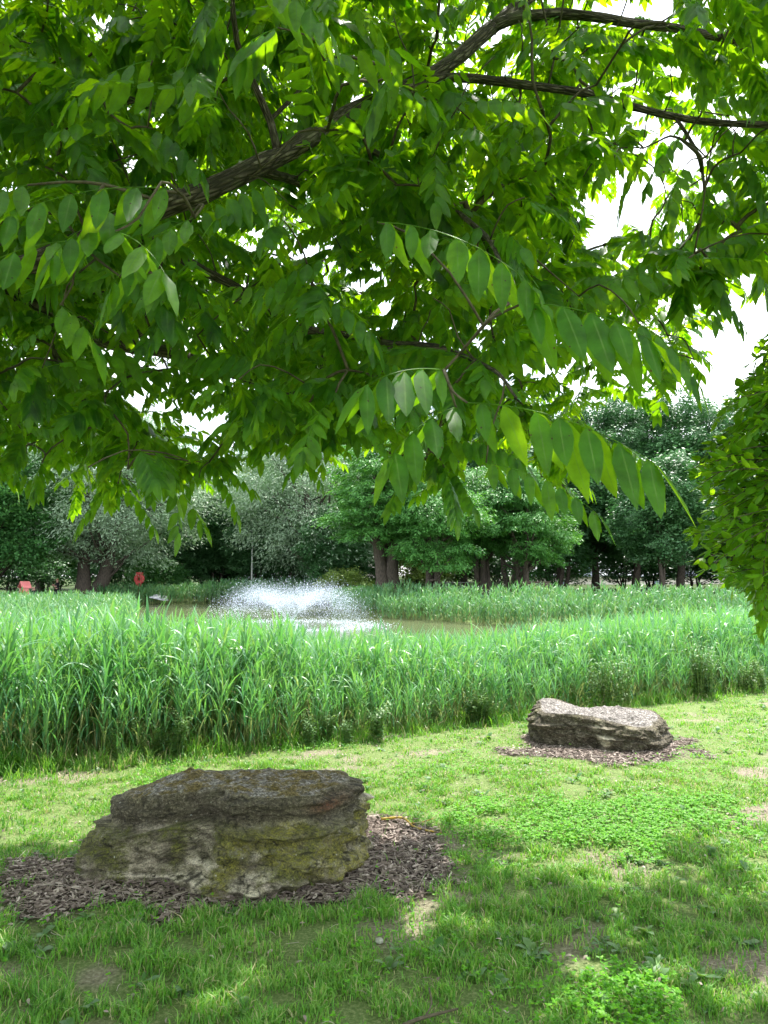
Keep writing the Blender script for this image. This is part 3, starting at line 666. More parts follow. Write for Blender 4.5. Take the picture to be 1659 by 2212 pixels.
def pebble(x, y, r, label):
    bm = bmesh.new(); bmesh.ops.create_icosphere(bm, subdivisions=3, radius=r)
    for v in bm.verts:
        q = fbm(np.array([[v.co.x, v.co.y, v.co.z]]) / r * 1.3 + 5 * x, 3, 3)[0]; v.co *= 1 + 0.22 * q; v.co.z *= 0.6
    me = bpy.data.meshes.new('pebble'); bm.to_mesh(me); bm.free()
    o = obj('stone', me, MAT['pebble']); o.location = (x, y, float(height(np.array([x]), np.array([y]))[0]) + r * .25); tag(o, label, 'stone')
MAT['pebble'] = surf_mat('pebble', (0.28, 0.26, 0.23), (0.5, 0.48, 0.44), 30, 0.8, 0.3, dist=0.004)
pebble(-0.02, 3.42, 0.02, 'small pale stone in the grass in front of the large boulder right of its mulch')

def litter():
    pr = []
    for k in range(5):
        g = Geo(); L = random.uniform(.02, .05); wd = L * .2; x, z, s_ = strap(L, wd, 4, random.uniform(-.1, .4), 0, random.uniform(.2, 1.0)); hw = wd * np.sin(np.pi * np.clip(s_, .05, .97) ** .8)
        g.add(np.concatenate([np.stack([x, -hw, z + hw * .4], 1), np.stack([x, hw, z + hw * .2], 1)]), [(i, i + 1, i + 6, i + 5) for i in range(4)], None, random.uniform(.2, .9)); pr.append(g.arr())
    for k in range(3):
        g = Geo(); L = random.uniform(.04, .11); P = smooth_path([(0, 0, 0), (L * .5, random.uniform(-.01, .01), .006), (L, 0, 0)], L / 4); tube(g, P, .0011, 3, .8, cap=False); pr.append(g.arr())
    x, y = frustum_pts(2600, 1.9, 8.5); k = ~in_poly(x, y, ROCK1) & ~in_poly(x, y, ROCK2); x, y = x[k], y[k]; m = len(x)
    M = rot_z(RNG.uniform(0, 6.28, m)) @ rot_x(RNG.normal(0, .5, m)); g = Geo(); instance(g, pr, RNG.integers(0, 8, m), M, np.stack([x, y, height(x, y) + RNG.uniform(.008, .03, m)], 1), RNG.uniform(0, .9, m), .6)
    tag(obj('leaf_litter', g.mesh('leaf_litter'), MAT['chip']), 'dry fallen leaflets and straw caught in the lawn grass', 'leaf litter', kind='stuff')
litter()

# ------------------------------------------------------------------ reeds
def reed_proto(H, nl, seg, wmul, rs):
    g = Geo(); tilt = rs.uniform(-0.06, 0.06, 2)
    P = np.array([[tilt[0] * (u ** 1.6) * H, tilt[1] * (u ** 1.6) * H, u * H] for u in np.linspace(0, 1, 4)])
    tube(g, P, np.array([0.004, 0.0038, 0.003, 0.0012]) * wmul ** .7, 3, 0.955, cap=False)
    az0 = rs.uniform(0, 6.28)
    for k in range(nl):
        u = 0.16 + 0.82 * (k / (nl - 1.0)) ** 0.85; L = (0.25 + 0.22 * math.sin(math.pi * min(u * 1.02, 1) ** 1.2)) * rs.uniform(0.85, 1.2)
        wd = 0.0115 * wmul * rs.uniform(0.75, 1.25); x, z, s = strap(L, wd, seg, rs.uniform(1.15, 1.47), 0, rs.uniform(0.25, 1.9) * (1 if u < .93 else .4))
        hw = wd * np.clip(np.minimum(s * 5 + .35, (1 - s) ** 0.75 * 1.35), 0.02, 1); a = az0 + k * 2.6 + rs.uniform(-.5, .5); tw = rs.uniform(-0.8, 0.8) * s
        oy = hw * np.cos(tw); oz = hw * np.sin(tw)
        Pl = np.stack([x, -oy, z - oz], 1); Pr = np.stack([x, oy, z + oz], 1); Q = np.concatenate([Pl, Pr]); c, sn = math.cos(a), math.sin(a)
        b = np.array([tilt[0] * u ** 1.6 * H, tilt[1] * u ** 1.6 * H, u * H])
        Q = np.stack([Q[:, 0] * c - Q[:, 1] * sn, Q[:, 0] * sn + Q[:, 1] * c, Q[:, 2]], 1) + b
        n = seg + 1; g.add(Q, [(i, i + 1, i + 1 + n, i + n) for i in range(seg)], None, (rs.uniform(0.0, 0.9) if u > .3 or rs.uniform() > .4 else 0.97))
    return g.arr()
rs = np.random.default_rng(5)
NEAR = [reed_proto(1.03, 10, 6, 1.05, rs) for _ in range(16)]
def dead_stalk(rs):
    g = Geo(); h = rs.uniform(.8, 1.25); a = rs.uniform(0, 6.28); b = rs.uniform(.05, .5); P = smooth_path([(0, 0, 0), (.04 * math.cos(a), .04 * math.sin(a), h * .5), (b * math.cos(a), b * math.sin(a), h)], .2)
    tube(g, P, np.linspace(.0045, .002, len(P)), 4, .995, cap=False)
    for k in range(3):
        x, z, s_ = strap(rs.uniform(.12, .3), .006, 4, rs.uniform(-.6, .8), 0, rs.uniform(.8, 2)); q = P[int(rs.integers(1, len(P)))]; c, sn = math.cos(a + k * 2), math.sin(a + k * 2); hw = .007 * (1 - s_ * .8)
        Q = np.concatenate([np.stack([x * c + hw * sn, x * sn - hw * c, z], 1), np.stack([x * c - hw * sn, x * sn + hw * c, z], 1)]) + q; g.add(Q, [(i, i + 1, i + 6, i + 5) for i in range(4)], None, .975)
    return g.arr()
NEAR += [dead_stalk(rs) for _ in range(2)]
FAR = [reed_proto(1.05, 8, 4, 1.9, rs) for _ in range(10)]
def reeds(x, y, protos, hmul, name, label, mat, lean=0.05):
    m = len(x); sc = hmul * RNG.normal(1, 0.10, m)
    M = rot_z(RNG.uniform(0, 6.28, m)) @ rot_x(RNG.normal(0, lean, m)); M = rot_x(np.full(m, -0.02)) @ M
    M = M * sc[:, None, None]; g = Geo()
    z = np.maximum(height(x, y), WATER - 0.12)
    instance(g, protos, RNG.integers(0, len(protos), m), M, np.stack([x, y, z], 1), RNG.uniform(0, 0.9, m), 0.45)
    tag(obj(name, g.mesh(name, smooth=True), mat), label, 'reeds', kind='stuff')
def front_bed():
    n = 36000; x = RNG.uniform(-11, 17, n); s = RNG.uniform(0.0, 6.4, n) ** 1.0; y = bank(x) + s
    edge = 0.25 * n2(x, y, 0.8, 12, 2); k = (s > 0.12 + edge) & (np.abs(x) < 0.54 * y + 1.8)
    dens = np.where(s < 1.6, 0.62, 0.56); k &= RNG.uniform(0, 1, n) < dens; k &= ~((x > 4) & (s > 5.5))
    # patch by the middle of the pond where the bed is narrower
    nar = np.exp(-(((x - 1.2) / 2.2) ** 2)); k &= s < 6.4 - 2.0 * nar
    x, y, s = x[k], y[k], s[k]
    hm = 0.98 + 0.09 * sstep(0.0, -3.0, x) - 0.15 * np.exp(-(((x - 1.2) / 3.0) ** 2)) - 0.04 * sstep(2, 7, x) + 0.07 * n2(x, y, 0.7, 19, 2) + 0.04 * n2(x, y, 3.0, 20, 2)
    hm = hm * (0.55 + 0.45 * sstep(0.0, 1.0, s + .3 * n2(x, y, 2.0, 22, 2)))
    reeds(x, y, NEAR, hm, 'reed_bed', 'tall dense green reeds along the near edge of the pond behind the boulders', MAT['reed'])
front_bed()
def poly_scatter(poly, dens):
    P = np.array(poly); lo, hi = P.min(0), P.max(0); n = int((hi - lo).prod() * dens); x, y = scatter(n, lo[0], hi[0], lo[1], hi[1])
    k = in_poly(x, y, poly) & (RNG.uniform(0, 1, n) < 0.8 + 0.5 * n2(x, y, 0.5, 29, 2)); return x[k], y[k]
x, y = poly_scatter([(-26, 9), (-6.5, 12.2), (-7.0, 18), (-8.3, 25), (-10.6, 32), (-13.4, 40), (-16, 44.5), (-31, 45), (-34, 25)], 13)
reeds(x, y, FAR, 0.93 + 0.08 * n2(x, y, .4, 3, 2), 'reed_bed', 'reed bed reaching into the left side of the pond in front of the red lifebuoy cases', MAT['far_reed'])
x, y = poly_scatter([(-21, 53.4), (-10, 54.0), (-2.3, 52.8), (-2.3, 57.5), (-12, 58.5), (-21, 57)], 26)
reeds(x, y, FAR, (1.0 + 0.25 * sstep(-16, -10, x)) * (0.95 + 0.1 * n2(x, y, .4, 3, 2)), 'reed_bed', 'reeds on the far bank behind the fountain and the slim pole', MAT['far_reed'])
x, y = poly_scatter([(-1.9, 37.0), (3.2, 31), (5.6, 27.6), (9, 24.4), (13, 21.5), (24, 21), (26, 29), (12, 29.5), (8, 32), (3.5, 35.5), (-0.4, 41), (-1.2, 47), (-1.6, 53), (-3.4, 53), (-3.2, 45)], 27)
reeds(x, y, FAR, 0.92 + 0.07 * n2(x, y, .4, 3, 2), 'reed_bed', 'darker reed bed on the far right bank below the bright green trees', MAT['far_reed'])

# leafy herbs standing at the lawn side of the reeds
def herb_proto(H, rs, wide=1.0):
    g = Geo(); ns = 7
    for k in range(ns):
        a = rs.uniform(0, 6.28); sp = rs.uniform(0.05, 0.32) * H * wide; h = H * rs.uniform(0.6, 1.0)
        P = smooth_path([(0.03 * math.cos(a), 0.03 * math.sin(a), 0), (sp * .4 * math.cos(a), sp * .4 * math.sin(a), h * .55), (sp * math.cos(a), sp * math.sin(a), h)], h / 14)
        tube(g, P, np.linspace(0.004, 0.0015, len(P)), 4, 0.96, cap=False)
        for i in range(2, len(P)):
            for sgn in (0, math.pi):
                aa = i * 1.57 + sgn + rs.uniform(-.3, .3); L = rs.uniform(0.035, 0.075) * (1.15 - i / len(P) * .5); wd = L * 0.26
                xx, zz, s = strap(L, wd, 3, rs.uniform(0.0, 0.8), 0, rs.uniform(0.4, 1.3)); hw = wd * np.sin(np.pi * np.clip(s, .08, .96) ** .8)
                Q = np.concatenate([np.stack([xx, -hw, zz], 1), np.stack([xx, hw, zz], 1)]); c, sn = math.cos(aa), math.sin(aa)
                Q = np.stack([Q[:, 0] * c - Q[:, 1] * sn, Q[:, 0] * sn + Q[:, 1] * c, Q[:, 2]], 1) + P[i]
                g.add(Q, [(j, j + 1, j + 5, j + 4) for j in range(3)], None, rs.uniform(0, 0.92))
    return g
for (dx, hh, wd, lab) in ((1300, 0.72, 1.0, 'bushy leafy herb at the reed edge behind the smaller boulder'),
                          (1490, 0.85, 0.9, 'tallest leafy herb at the reed edge beyond the smaller boulder to its right'),
                          (1580, 0.5, 1.3, 'low loose herb at the reed edge near the hanging shrub'),
                          (1010, 0.42, 1.3, 'low yellowish herb at the reed edge between the two boulders'),
                          (720, 0.38, 1.4, 'small leafy herb at the reed edge straight behind the large boulder'),
                          (330, 0.42, 1.2, 'short herb at the reed edge behind the left end of the large boulder')):
    # follow the reed edge at that bearing
    b = (dx * 768 / 1659. - 384) / FOC; yy = 8.0
    for _ in range(30): yy = float(bank(b * yy)) + 0.12
    xx = b * yy; g = Geo(); rs2 = np.random.default_rng(int(dx)); G0 = [herb_proto(hh, rs2, wd).arr() for _ in range(2)]
    m = 9; ox, oy = rs2.normal(0, 0.16 * wd, m), rs2.normal(0, 0.09, m)
    M = rot_z(rs2.uniform(0, 6.28, m)) * rs2.uniform(.65, 1.05, m)[:, None, None]
    instance(g, G0, rs2.integers(0, 2, m), M, np.stack([ox, oy, height(xx + ox, yy + oy) - float(height(np.array([xx]), np.array([yy]))[0])], 1), rs2.uniform(0, .9, m))
    o = obj('leafy_herb', g.mesh('leafy_herb'), MAT['weed']); o.location = (xx, yy, float(height(np.array([xx]), np.array([yy]))[0])); tag(o, lab, 'wild plant', 'leafy herbs along the reed edge')

# ------------------------------------------------------------------ trees beyond the pond
def spray_proto(rs, L=0.8, n=26, leaf=0.15, wl=0.5, droop=0.5, flat=0.35):
    g = Geo()
    for k in range(n):
        u = (k + rs.uniform(0, 1)) / n; side = 1 if k % 2 else -1
        b = np.array([u * L, side * rs.uniform(0, 0.22) * L * (1.1 - u), rs.normal(0, flat * .2) - 0.25 * u * u * L * droop])
        d = np.array([0.5 + .4 * u, side * rs.uniform(.3, 1), -rs.uniform(0.1, 0.9) * droop * 1.6]); d /= np.linalg.norm(d)
        w_ = np.cross(d, [0, 0, 1]) + rs.normal(0, 0.35, 3); w_ -= d * np.dot(w_, d); w_ /= np.linalg.norm(w_); l = leaf * rs.uniform(.7, 1.3)
        V = [b, b + d * l * .45 + w_ * l * wl * .5, b + d * l, b + d * l * .45 - w_ * l * wl * .5]; g.add(V, [(0, 1, 2, 3)], None, rs.uniform(0, 1))
    return g.arr()

def tree_proto(seed, H, rx, zb, sprays, nclump, leaf, wl, droop, trunk_r, stems=1, lean=(0, 0), clump_r=0.30, L=0.8, top=1.0, shape=1.0, hollow=0.5, layer=False):
    """crown mesh + trunk mesh of one kind of tree, built round its foot"""
    rs = np.random.default_rng(seed); cz = (H + zb) / 2; rz = (H - zb) / 2
    cl = []
    while len(cl) < nclump:
        p = rs.uniform(-1, 1, 3); r = np.linalg.norm(p)
        if r > 1 or r < hollow * rs.uniform(0, 1): continue
        f = 1.0 - 0.35 * max(p[2], 0) * shape
        cl.append([p[0] * rx * f * .82, p[1] * rx * f * .82, cz + p[2] * rz * .86, rx * clump_r * rs.uniform(.65, 1.25)])
    cl = np.array(cl); cl[:, 0] += lean[0] * cl[:, 2]; cl[:, 1] += lean[1] * cl[:, 2]
    wgt = cl[:, 3] ** 2; ci = rs.choice(len(cl), sprays, p=wgt / wgt.sum())
    d = rs.normal(0, 1, (sprays, 3)); d[:, 2] = np.abs(d[:, 2]) * 0.9 - (0.35 if layer else 0.5); d /= np.linalg.norm(d, axis=1)[:, None]
    rr = rs.uniform(0.6, 1.05, sprays); P = cl[ci, :3] + d * (cl[ci, 3] * rr)[:, None] * np.array([1, 1, 0.62 if layer else 0.95])
    ax = np.array([lean[0] * cz, lean[1] * cz]); o = P[:, :2] - ax; yaw = np.arctan2(o[:, 1] * .6 + d[:, 1] * rx * .5, o[:, 0] * .6 + d[:, 0] * rx * .5) + rs.normal(0, .5, sprays)
    pr = [spray_proto(rs, L, 26, leaf, wl, droop, .35 if layer else 1.3) for _ in range(6)]
    g = Geo(); M = rot_z(yaw) @ rot_x(rs.normal(0, .3 if layer else .9, sprays)) * rs.uniform(.75, 1.25, sprays)[:, None, None]
    crnd = rs.uniform(0, 1, len(cl)); instance(g, pr, rs.integers(0, 6, sprays), M, P, np.clip(crnd[ci] * .6 + rs.uniform(0, .4, sprays), 0, .92), 0.6)
    crown = g.mesh('crown', smooth=False)
    t = Geo(); fork = zb * 0.75 + 0.4
    bases = []
    for s_ in range(stems):
        a = s_ * 6.283 / max(stems, 1) + rs.uniform(-.4, .4); sp = 0.0 if stems == 1 else 0.13 * rx
        b0 = np.array([0.25 * sp * math.cos(a), 0.25 * sp * math.sin(a), -0.3]); b1 = np.array([sp * .8 * math.cos(a) + lean[0] * fork, sp * .8 * math.sin(a) + lean[1] * fork, fork])
        b2 = np.array([sp * 1.6 * math.cos(a) + lean[0] * H * .8, sp * 1.6 * math.sin(a) + lean[1] * H * .8, H * .8]); PP = smooth_path([b0, (b0 + b1) / 2 + rs.normal(0, .06, 3), b1, (b1 + b2) / 2 + rs.normal(0, .2, 3), b2], .3)
        r0 = trunk_r / math.sqrt(stems) ** .7; rad = np.interp(PP[:, 2], [-.3, 0.5, fork, H * .8], [r0 * 1.35, r0, r0 * .8, r0 * .12]); tube(t, PP, rad, 10, bump=.12, seed=seed); bases.append((PP, rad))
    for c in cl[np.argsort(-cl[:, 3])][: min(46, nclump)]:
        PP, rad = bases[rs.integers(len(bases))]; zt = max(zb * .55 + .3, c[2] - rs.uniform(.35, .9) * np.hypot(c[0] - lean[0] * c[2], c[1] - lean[1] * c[2]) - .2); i = int(np.argmin(np.abs(PP[:, 2] - zt)))
        q = smooth_path([PP[i], PP[i] * .5 + c[:3] * .5 + np.array([0, 0, -.25]) + rs.normal(0, .12, 3), c[:3]], .4); tube(t, q, np.linspace(min(rad[i] * .55, .13), .02, len(q)), 5)
    return crown, t.mesh('trunk', attr=False)

KINDS = {
 'bright':  tree_proto(1, 8.2, 3.9, 1.5, 2300, 72, 0.18, 0.42, 0.75, 0.36, 3, clump_r=.27, L=.85, shape=.6, layer=True),
 'bright2': tree_proto(2, 7.2, 3.4, 1.1, 2000, 62, 0.18, 0.42, 0.75, 0.34, 4, clump_r=.28, L=.85, shape=.6, layer=True),
 'fork':    tree_proto(12, 10.5, 3.0, 2.3, 1900, 66, 0.18, 0.42, 0.75, 0.62, 3, clump_r=.30, L=.85, shape=.5, layer=True),
 'mid':     tree_proto(3, 12.0, 4.8, 1.4, 2700, 90, 0.20, 0.6, 0.45, 0.34, 1, clump_r=.26),
 'dark':    tree_proto(4, 12.5, 3.8, 1.9, 2500, 84, 0.20, 0.6, 0.4, 0.22, 2, clump_r=.30),
 'dark2':   tree_proto(5, 12.0, 3.5, 1.6, 2200, 74, 0.20, 0.6, 0.4, 0.20, 3, clump_r=.30),
 'tall':    tree_proto(6, 17.0, 4.1, 2.1, 3500, 110, 0.19, 0.6, 0.4, 0.32, 1, clump_r=.26, shape=.4),
 'willow':  tree_proto(7, 12.5, 5.6, 1.6, 3800, 95, 0.17, 0.28, 1.0, 0.55, 2, lean=(0.10, 0), clump_r=.25, L=1.0),
 'airy':    tree_proto(8, 13.5, 3.6, 5.5, 700, 40, 0.18, 0.6, 0.4, 0.24, 2, clump_r=.24),
 'bush':    tree_proto(9, 3.2, 1.9, 0.25, 420, 26, 0.14, 0.6, 0.4, 0.06, 5, clump_r=.36, L=.5),
}
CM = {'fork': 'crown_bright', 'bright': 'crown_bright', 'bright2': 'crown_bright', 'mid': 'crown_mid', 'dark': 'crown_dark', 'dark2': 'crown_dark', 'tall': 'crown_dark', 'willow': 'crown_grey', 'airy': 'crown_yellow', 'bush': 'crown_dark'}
def place_tree(kind, dx, D, sc, rot, label, group='trees beyond the pond', mat=None, name=None, cat='tree', sxy=1.0):
    crown, trunk = KINDS[kind]; x = (dx * 768 / 1659. - 384) / FOC * D; z = float(height(np.array([x]), np.array([D]))[0])
    r = thing(name or {'willow': 'willow_tree', 'bush': 'bush'}.get(kind, 'broadleaf_tree'), label, cat, (x, D, z), R(rot), group)
    r.scale = (sc * sxy, sc * sxy, sc)
    mm = mat or CM[kind]
    if len(crown.materials) and crown.materials[0] != MAT[mm]: crown = crown.copy(); crown.materials.clear()
    obj('crown', crown, MAT[mm], r); obj('trunk', trunk, MAT['far_bark'], r); return r
TREES = [
 ('mid', -20, 52, 0.92, 0, 'broad mid green tree with low boughs above the red lifebuoy case at the far left', None),
 ('mid', -190, 52, 0.95, 80, 'mid green tree at the far left edge beyond the reeds', None),
 ('mid', 90, 68, 1.0, 40, 'mid green tree behind the standing person', None),
 ('willow', 200, 55, 1.08, 0, 'silvery willow with a leaning trunk beside the standing person', None),
 ('dark', 345, 66, 0.92, 10, 'dark tree between the willow and the slim pole, nearest the willow', None),
 ('dark2', 400, 63, 0.62, 120, 'low dark tree right of the round red lifebuoy case', None),
 ('dark', 470, 64, 0.70, 200, 'dark tree just left of the slim pole', None),
 ('airy', 560, 74, 1.0, 0, 'airy yellowish green tree rising behind the slim pole', None),
 ('dark2', 560, 62, 0.72, 60, 'dark layered tree right of the slim pole', None),
 ('mid', 640, 72, 1.0, 150, 'mid green tree behind the fountain between the pole and the hanging grey tree', None),
 ('dark', 630, 60, 0.62, 300, 'low dark tree directly behind the fountain', None),
 ('willow', 715, 57, 1.05, 170, 'silvery grey tree with drooping boughs right of the fountain', None),
 ('dark2', 715, 54, 0.55, 20, 'small dark tree with pale tipped sprays under the drooping grey tree', None),
 ('fork', 836, 43, 1.0, 100, 'big bright green tree with a thick forked brown trunk', None),
 ('bright2', 935, 41, 0.98, 30, 'bright green bushy tree right of the thick forked trunk', None),
 ('bright2', 1040, 46, 1.2, 210, 'bright green tree with several spreading stems in the middle of the right bank', None),
 ('bright', 1130, 44, 0.98, 300, 'rightmost bright green tree with layered drooping boughs', None),
 ('dark', 900, 60, 1.15, 70, 'dark tree behind the big forked bright tree', None),
 ('tall', 1000, 62, 0.86, 0, 'dark tree behind the spreading bright tree', None),
 ('dark', 1100, 58, 1.15, 160, 'dark tree behind the rightmost bright tree', None),
 ('dark2', 1215, 54, 0.95, 10, 'dark slender stemmed tree in front of the cream building', None),
 ('tall', 1285, 58, 0.92, 200, 'tall dark tree just right of the cream building window', None),
 ('tall', 1375, 55, 0.92, 90, 'tall dark tree with sky showing through its top left of the slim box post', None),
 ('tall', 1470, 54, 0.90, 150, 'tall dark tree right of the slim box post', None),
 ('dark', 1430, 47, 0.66, 250, 'lower dark tree standing in front of the tall dark trees', None),
 ('tall', 1575, 56, 0.9, 30, 'tall dark tree partly behind the hanging shrub', None),
 ('dark', 1660, 50, 0.85, 0, 'dark tree behind the hanging shrub at the right edge', None),
 ('tall', 1790, 54, 0.9, 0, 'tall dark tree beyond the right edge behind the hanging shrub', None),
]
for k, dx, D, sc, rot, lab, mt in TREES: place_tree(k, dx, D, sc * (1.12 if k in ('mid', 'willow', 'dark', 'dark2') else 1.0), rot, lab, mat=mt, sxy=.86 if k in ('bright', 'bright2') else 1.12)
BUSH = [
 (748, 52, 0.62, 'crown_yellow', 'yellowish bush between the drooping grey tree and the thick forked trunk'),
 (30, 60, 1.1, 'crown_dark', 'dark bush behind the leftmost red lifebuoy case'), (130, 72, 1.3, 'crown_mid', 'bush behind the standing person'),
 (260, 66, 1.2, 'crown_dark', 'dark bush behind the round red lifebuoy case'), (340, 60, 0.8, 'crown_mid', 'bush right of the round red lifebuoy case'),
 (440, 68, 1.3, 'crown_dark', 'dark bush under the trees left of the slim pole'), (520, 66, 1.1, 'crown_dark', 'dark bush beside the foot of the slim pole'),
 (600, 70, 1.2, 'crown_mid', 'green bush behind the fountain'), (690, 66, 1.0, 'crown_dark', 'dark bush below the drooping grey tree'),
 (790, 60, 0.7, 'crown_mid', 'green bush left of the thick forked trunk'), (905, 60, 0.9, 'crown_yellow', 'lime green bush in front of the concrete wall'),
 (975, 66, 0.9, 'crown_mid', 'bush by the concrete wall under the bright trees'), (1190, 56, 0.75, 'crown_mid', 'pale green bush left of the cream building'),
 (1075, 66, 1.2, 'crown_dark', 'dark bush under the rightmost bright tree'),
 (1340, 62, 1.0, 'crown_dark', 'dark bush right of the cream building'), (1400, 66, 1.2, 'crown_dark', 'dark bush left of the slim box post'),
 (1500, 62, 1.0, 'crown_dark', 'dark bush right of the slim box post'), (1600, 62, 1.1, 'crown_dark', 'dark bush behind the hanging shrub'),
]
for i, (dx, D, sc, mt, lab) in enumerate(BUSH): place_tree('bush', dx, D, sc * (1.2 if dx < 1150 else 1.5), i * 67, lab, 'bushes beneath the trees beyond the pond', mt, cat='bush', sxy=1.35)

def far_wood():
    rs = np.random.default_rng(77); g = Geo(); pr = [spray_proto(rs, 1.1, 26, .30, .6, .5) for _ in range(5)]; tr = Geo()
    for dx in list(range(-420, 1180, 88)) + [1210, 1350, 1450, 1560, 1680, 1800, 1950]:
        D = rs.uniform(78, 92) if dx < 1170 else rs.uniform(104, 112); x = dxx(dx, D); z = float(height(np.array([x]), np.array([D]))[0]); H = rs.uniform(11.5, 14.5) * (1.0 if dx < 1170 else 1.1); rx = rs.uniform(4.2, 5.6)
        cc = rs.normal(0, 1, (46, 3)); cc /= np.linalg.norm(cc, axis=1)[:, None]; cc *= rs.uniform(.3, .95, (46, 1)); cc = cc * [rx, rx, H * .46] + [x, D, z + H * .52]
        m = 780; ci = rs.integers(0, 46, m); d = rs.normal(0, 1, (m, 3)); d /= np.linalg.norm(d, axis=1)[:, None]; P = cc[ci] + d * rs.uniform(.6, 1.5, (m, 1)) * [1, 1, .6]
        M = rot_z(rs.uniform(0, 6.28, m)) @ rot_x(rs.normal(0, .3, m)); instance(g, pr, rs.integers(0, 5, m), M, P, rs.uniform(0, .92, m) * .5 + .4 * rs.uniform(), .6)
        tube(tr, smooth_path([(x, D, z - .3), (x + rs.normal(0, .2), D, z + H * .4), (x + rs.normal(0, .4), D, z + H * .8)], 1.0), np.linspace(.3, .05, len(smooth_path([(x, D, z - .3), (x, D, z + H * .4), (x, D, z + H * .8)], 1.0))) if False else .2, 7)
    w_ = obj('distant_woodland', g.mesh('distant_woodland', smooth=False), MAT['crown_mid']); tag(w_, 'distant woodland closing the view behind the trees round the pond', 'woodland', kind='stuff')
    obj('trunks', tr.mesh('trunks', attr=False), MAT['far_bark'], w_)['kind'] = 'stuff'
def dxx(dx, D): return (dx * 768 / 1659. - 384) / FOC * D
far_wood()

# ------------------------------------------------------------------ far structures and small things
MAT['concrete'] = surf_mat('weathered_concrete', (0.30, 0.28, 0.25), (0.46, 0.44, 0.40), 3, 0.9, 0.2, stretch=(3, 3, .6))
MAT['render_wall'] = surf_mat('cream_render', (0.72, 0.66, 0.55), (0.80, 0.75, 0.65), 1.5, 0.9, 0.05)
MAT['roof'] = surf_mat('grey_roof', (0.22, 0.25, 0.29), (0.34, 0.37, 0.41), 4, 0.6, 0.1)
MAT['glass'] = surf_mat('window_glass', (0.10, 0.14, 0.20), (0.16, 0.22, 0.30), 1, 0.08, 0, spec=0.8)
MAT['white'] = surf_mat('white_frame', (0.75, 0.76, 0.78), (0.82, 0.83, 0.84), 6, 0.5, 0)
MAT['pole'] = surf_mat('grey_pole', (0.42, 0.44, 0.40), (0.56, 0.57, 0.52), 12, 0.5, 0.05)
MAT['post'] = surf_mat('dark_post', (0.13, 0.13, 0.13), (0.22, 0.22, 0.21), 12, 0.7, 0.05)
MAT['red'] = surf_mat('faded_red_plastic', (0.52, 0.06, 0.055), (0.62, 0.085, 0.08), 3, 0.5, 0.03, spec=0.5)
MAT['pink'] = surf_mat('sun_bleached_red_plastic', (0.72, 0.20, 0.19), (0.80, 0.26, 0.25), 3, 0.5, 0.03, spec=0.5)
MAT['buoy'] = surf_mat('lifebuoy_plastic', (0.5, 0.03, 0.02), (0.6, 0.05, 0.03), 5, 0.4, 0)
MAT['wood'] = surf_mat('bench_wood', (0.05, 0.04, 0.03), (0.12, 0.09, 0.065), 10, 0.8, 0.1, stretch=(1, 8, 8))
MAT['stone'] = surf_mat('pale_stone', (0.34, 0.34, 0.36), (0.5, 0.5, 0.52), 6, 0.8, 0.2)

def dxx(dx, D): return (dx * 768 / 1659. - 384) / FOC * D
def concrete_wall():
    x0, x1, y = dxx(735, 64), dxx(1075, 64), 64.0
    r = thing('concrete_wall', 'low weathered concrete wall behind the thick forked trunk', 'wall', ((x0 + x1) / 2, y, 0.3))
    hw = (x1 - x0) / 2; n = 9
    for k in range(n):
        g = Geo(); a = -hw + 2 * hw * k / n; b = a + 2 * hw / n; box(g, (a + .02, -.06, -.6), (b - .02, .06, 0.95)); obj('panel', g.mesh('panel', False, attr=False), MAT['concrete'], r)
    g = Geo()
    for k in range(n + 1): a = -hw + 2 * hw * k / n; box(g, (a - .06, -.1, -.6), (a + .06, -.063, 1.0))
    obj('post_row', g.mesh('post_row', False, attr=False), MAT['concrete'], r)
concrete_wall()
def building():
    D = 88.0; x0, x1 = dxx(1180, D), dxx(1640, D); cx = (x0 + x1) / 2; hw = (x1 - x0) / 2
    r = thing('building', 'low cream building with a grey roof seen between the dark trunks on the right', 'building', (cx, D, 0.2))
    g = Geo(); box(g, (-hw, 0, -1), (hw, 9, 1.55)); obj('wall', g.mesh('wall', False, attr=False), MAT['render_wall'], r)
    g = Geo(); V = [(-hw - .4, -.5, 1.552), (hw + .4, -.5, 1.552), (hw + .4, 9.5, 1.552), (-hw - .4, 9.5, 1.552), (-hw + 1.2, 3, 3.3), (hw - 1.2, 3, 3.3), (hw - 1.2, 6.2, 3.3), (-hw + 1.2, 6.2, 3.3),]
    V += [(-hw - .4, -.5, 1.70), (hw + .4, -.5, 1.70), (hw + .4, 9.5, 1.70), (-hw - .4, 9.5, 1.70)]
    g.add(V, [(0, 3, 2, 1), (0, 1, 9, 8), (1, 2, 10, 9), (2, 3, 11, 10), (3, 0, 8, 11), (8, 9, 5, 4), (9, 10, 6, 5), (10, 11, 7, 6), (11, 8, 4, 7), (4, 5, 6, 7)])
    rf = obj('roof', g.mesh('roof', False, attr=False), MAT['roof'], r)
    for wx in (dxx(1272, D) - cx, dxx(1500, D) - cx, dxx(1590, D) - cx):
        g = Geo(); box(g, (wx - 1.1, 0.5, 1.9), (wx + 1.1, 4.0, 3.75)); d = obj('dormer', g.mesh('dormer', False, attr=False), MAT['white'], r)
        g = Geo(); box(g, (wx - .45, .46, 2.35), (wx + .45, .497, 3.2)); obj('window', g.mesh('window', False, attr=False), MAT['glass'], d)
    for wx in (-hw + 2, 0.5, hw - 3):
        g = Geo(); box(g, (wx - .6, -.05, .1), (wx + .6, -.004, 1.2)); w_ = obj('window', g.mesh('window', False, attr=False), MAT['white'], r)
        g = Geo(); box(g, (wx - .52, -.07, .18), (wx + .52, -.053, 1.12)); obj('pane', g.mesh('pane', False, attr=False), MAT['glass'], w_)
building()
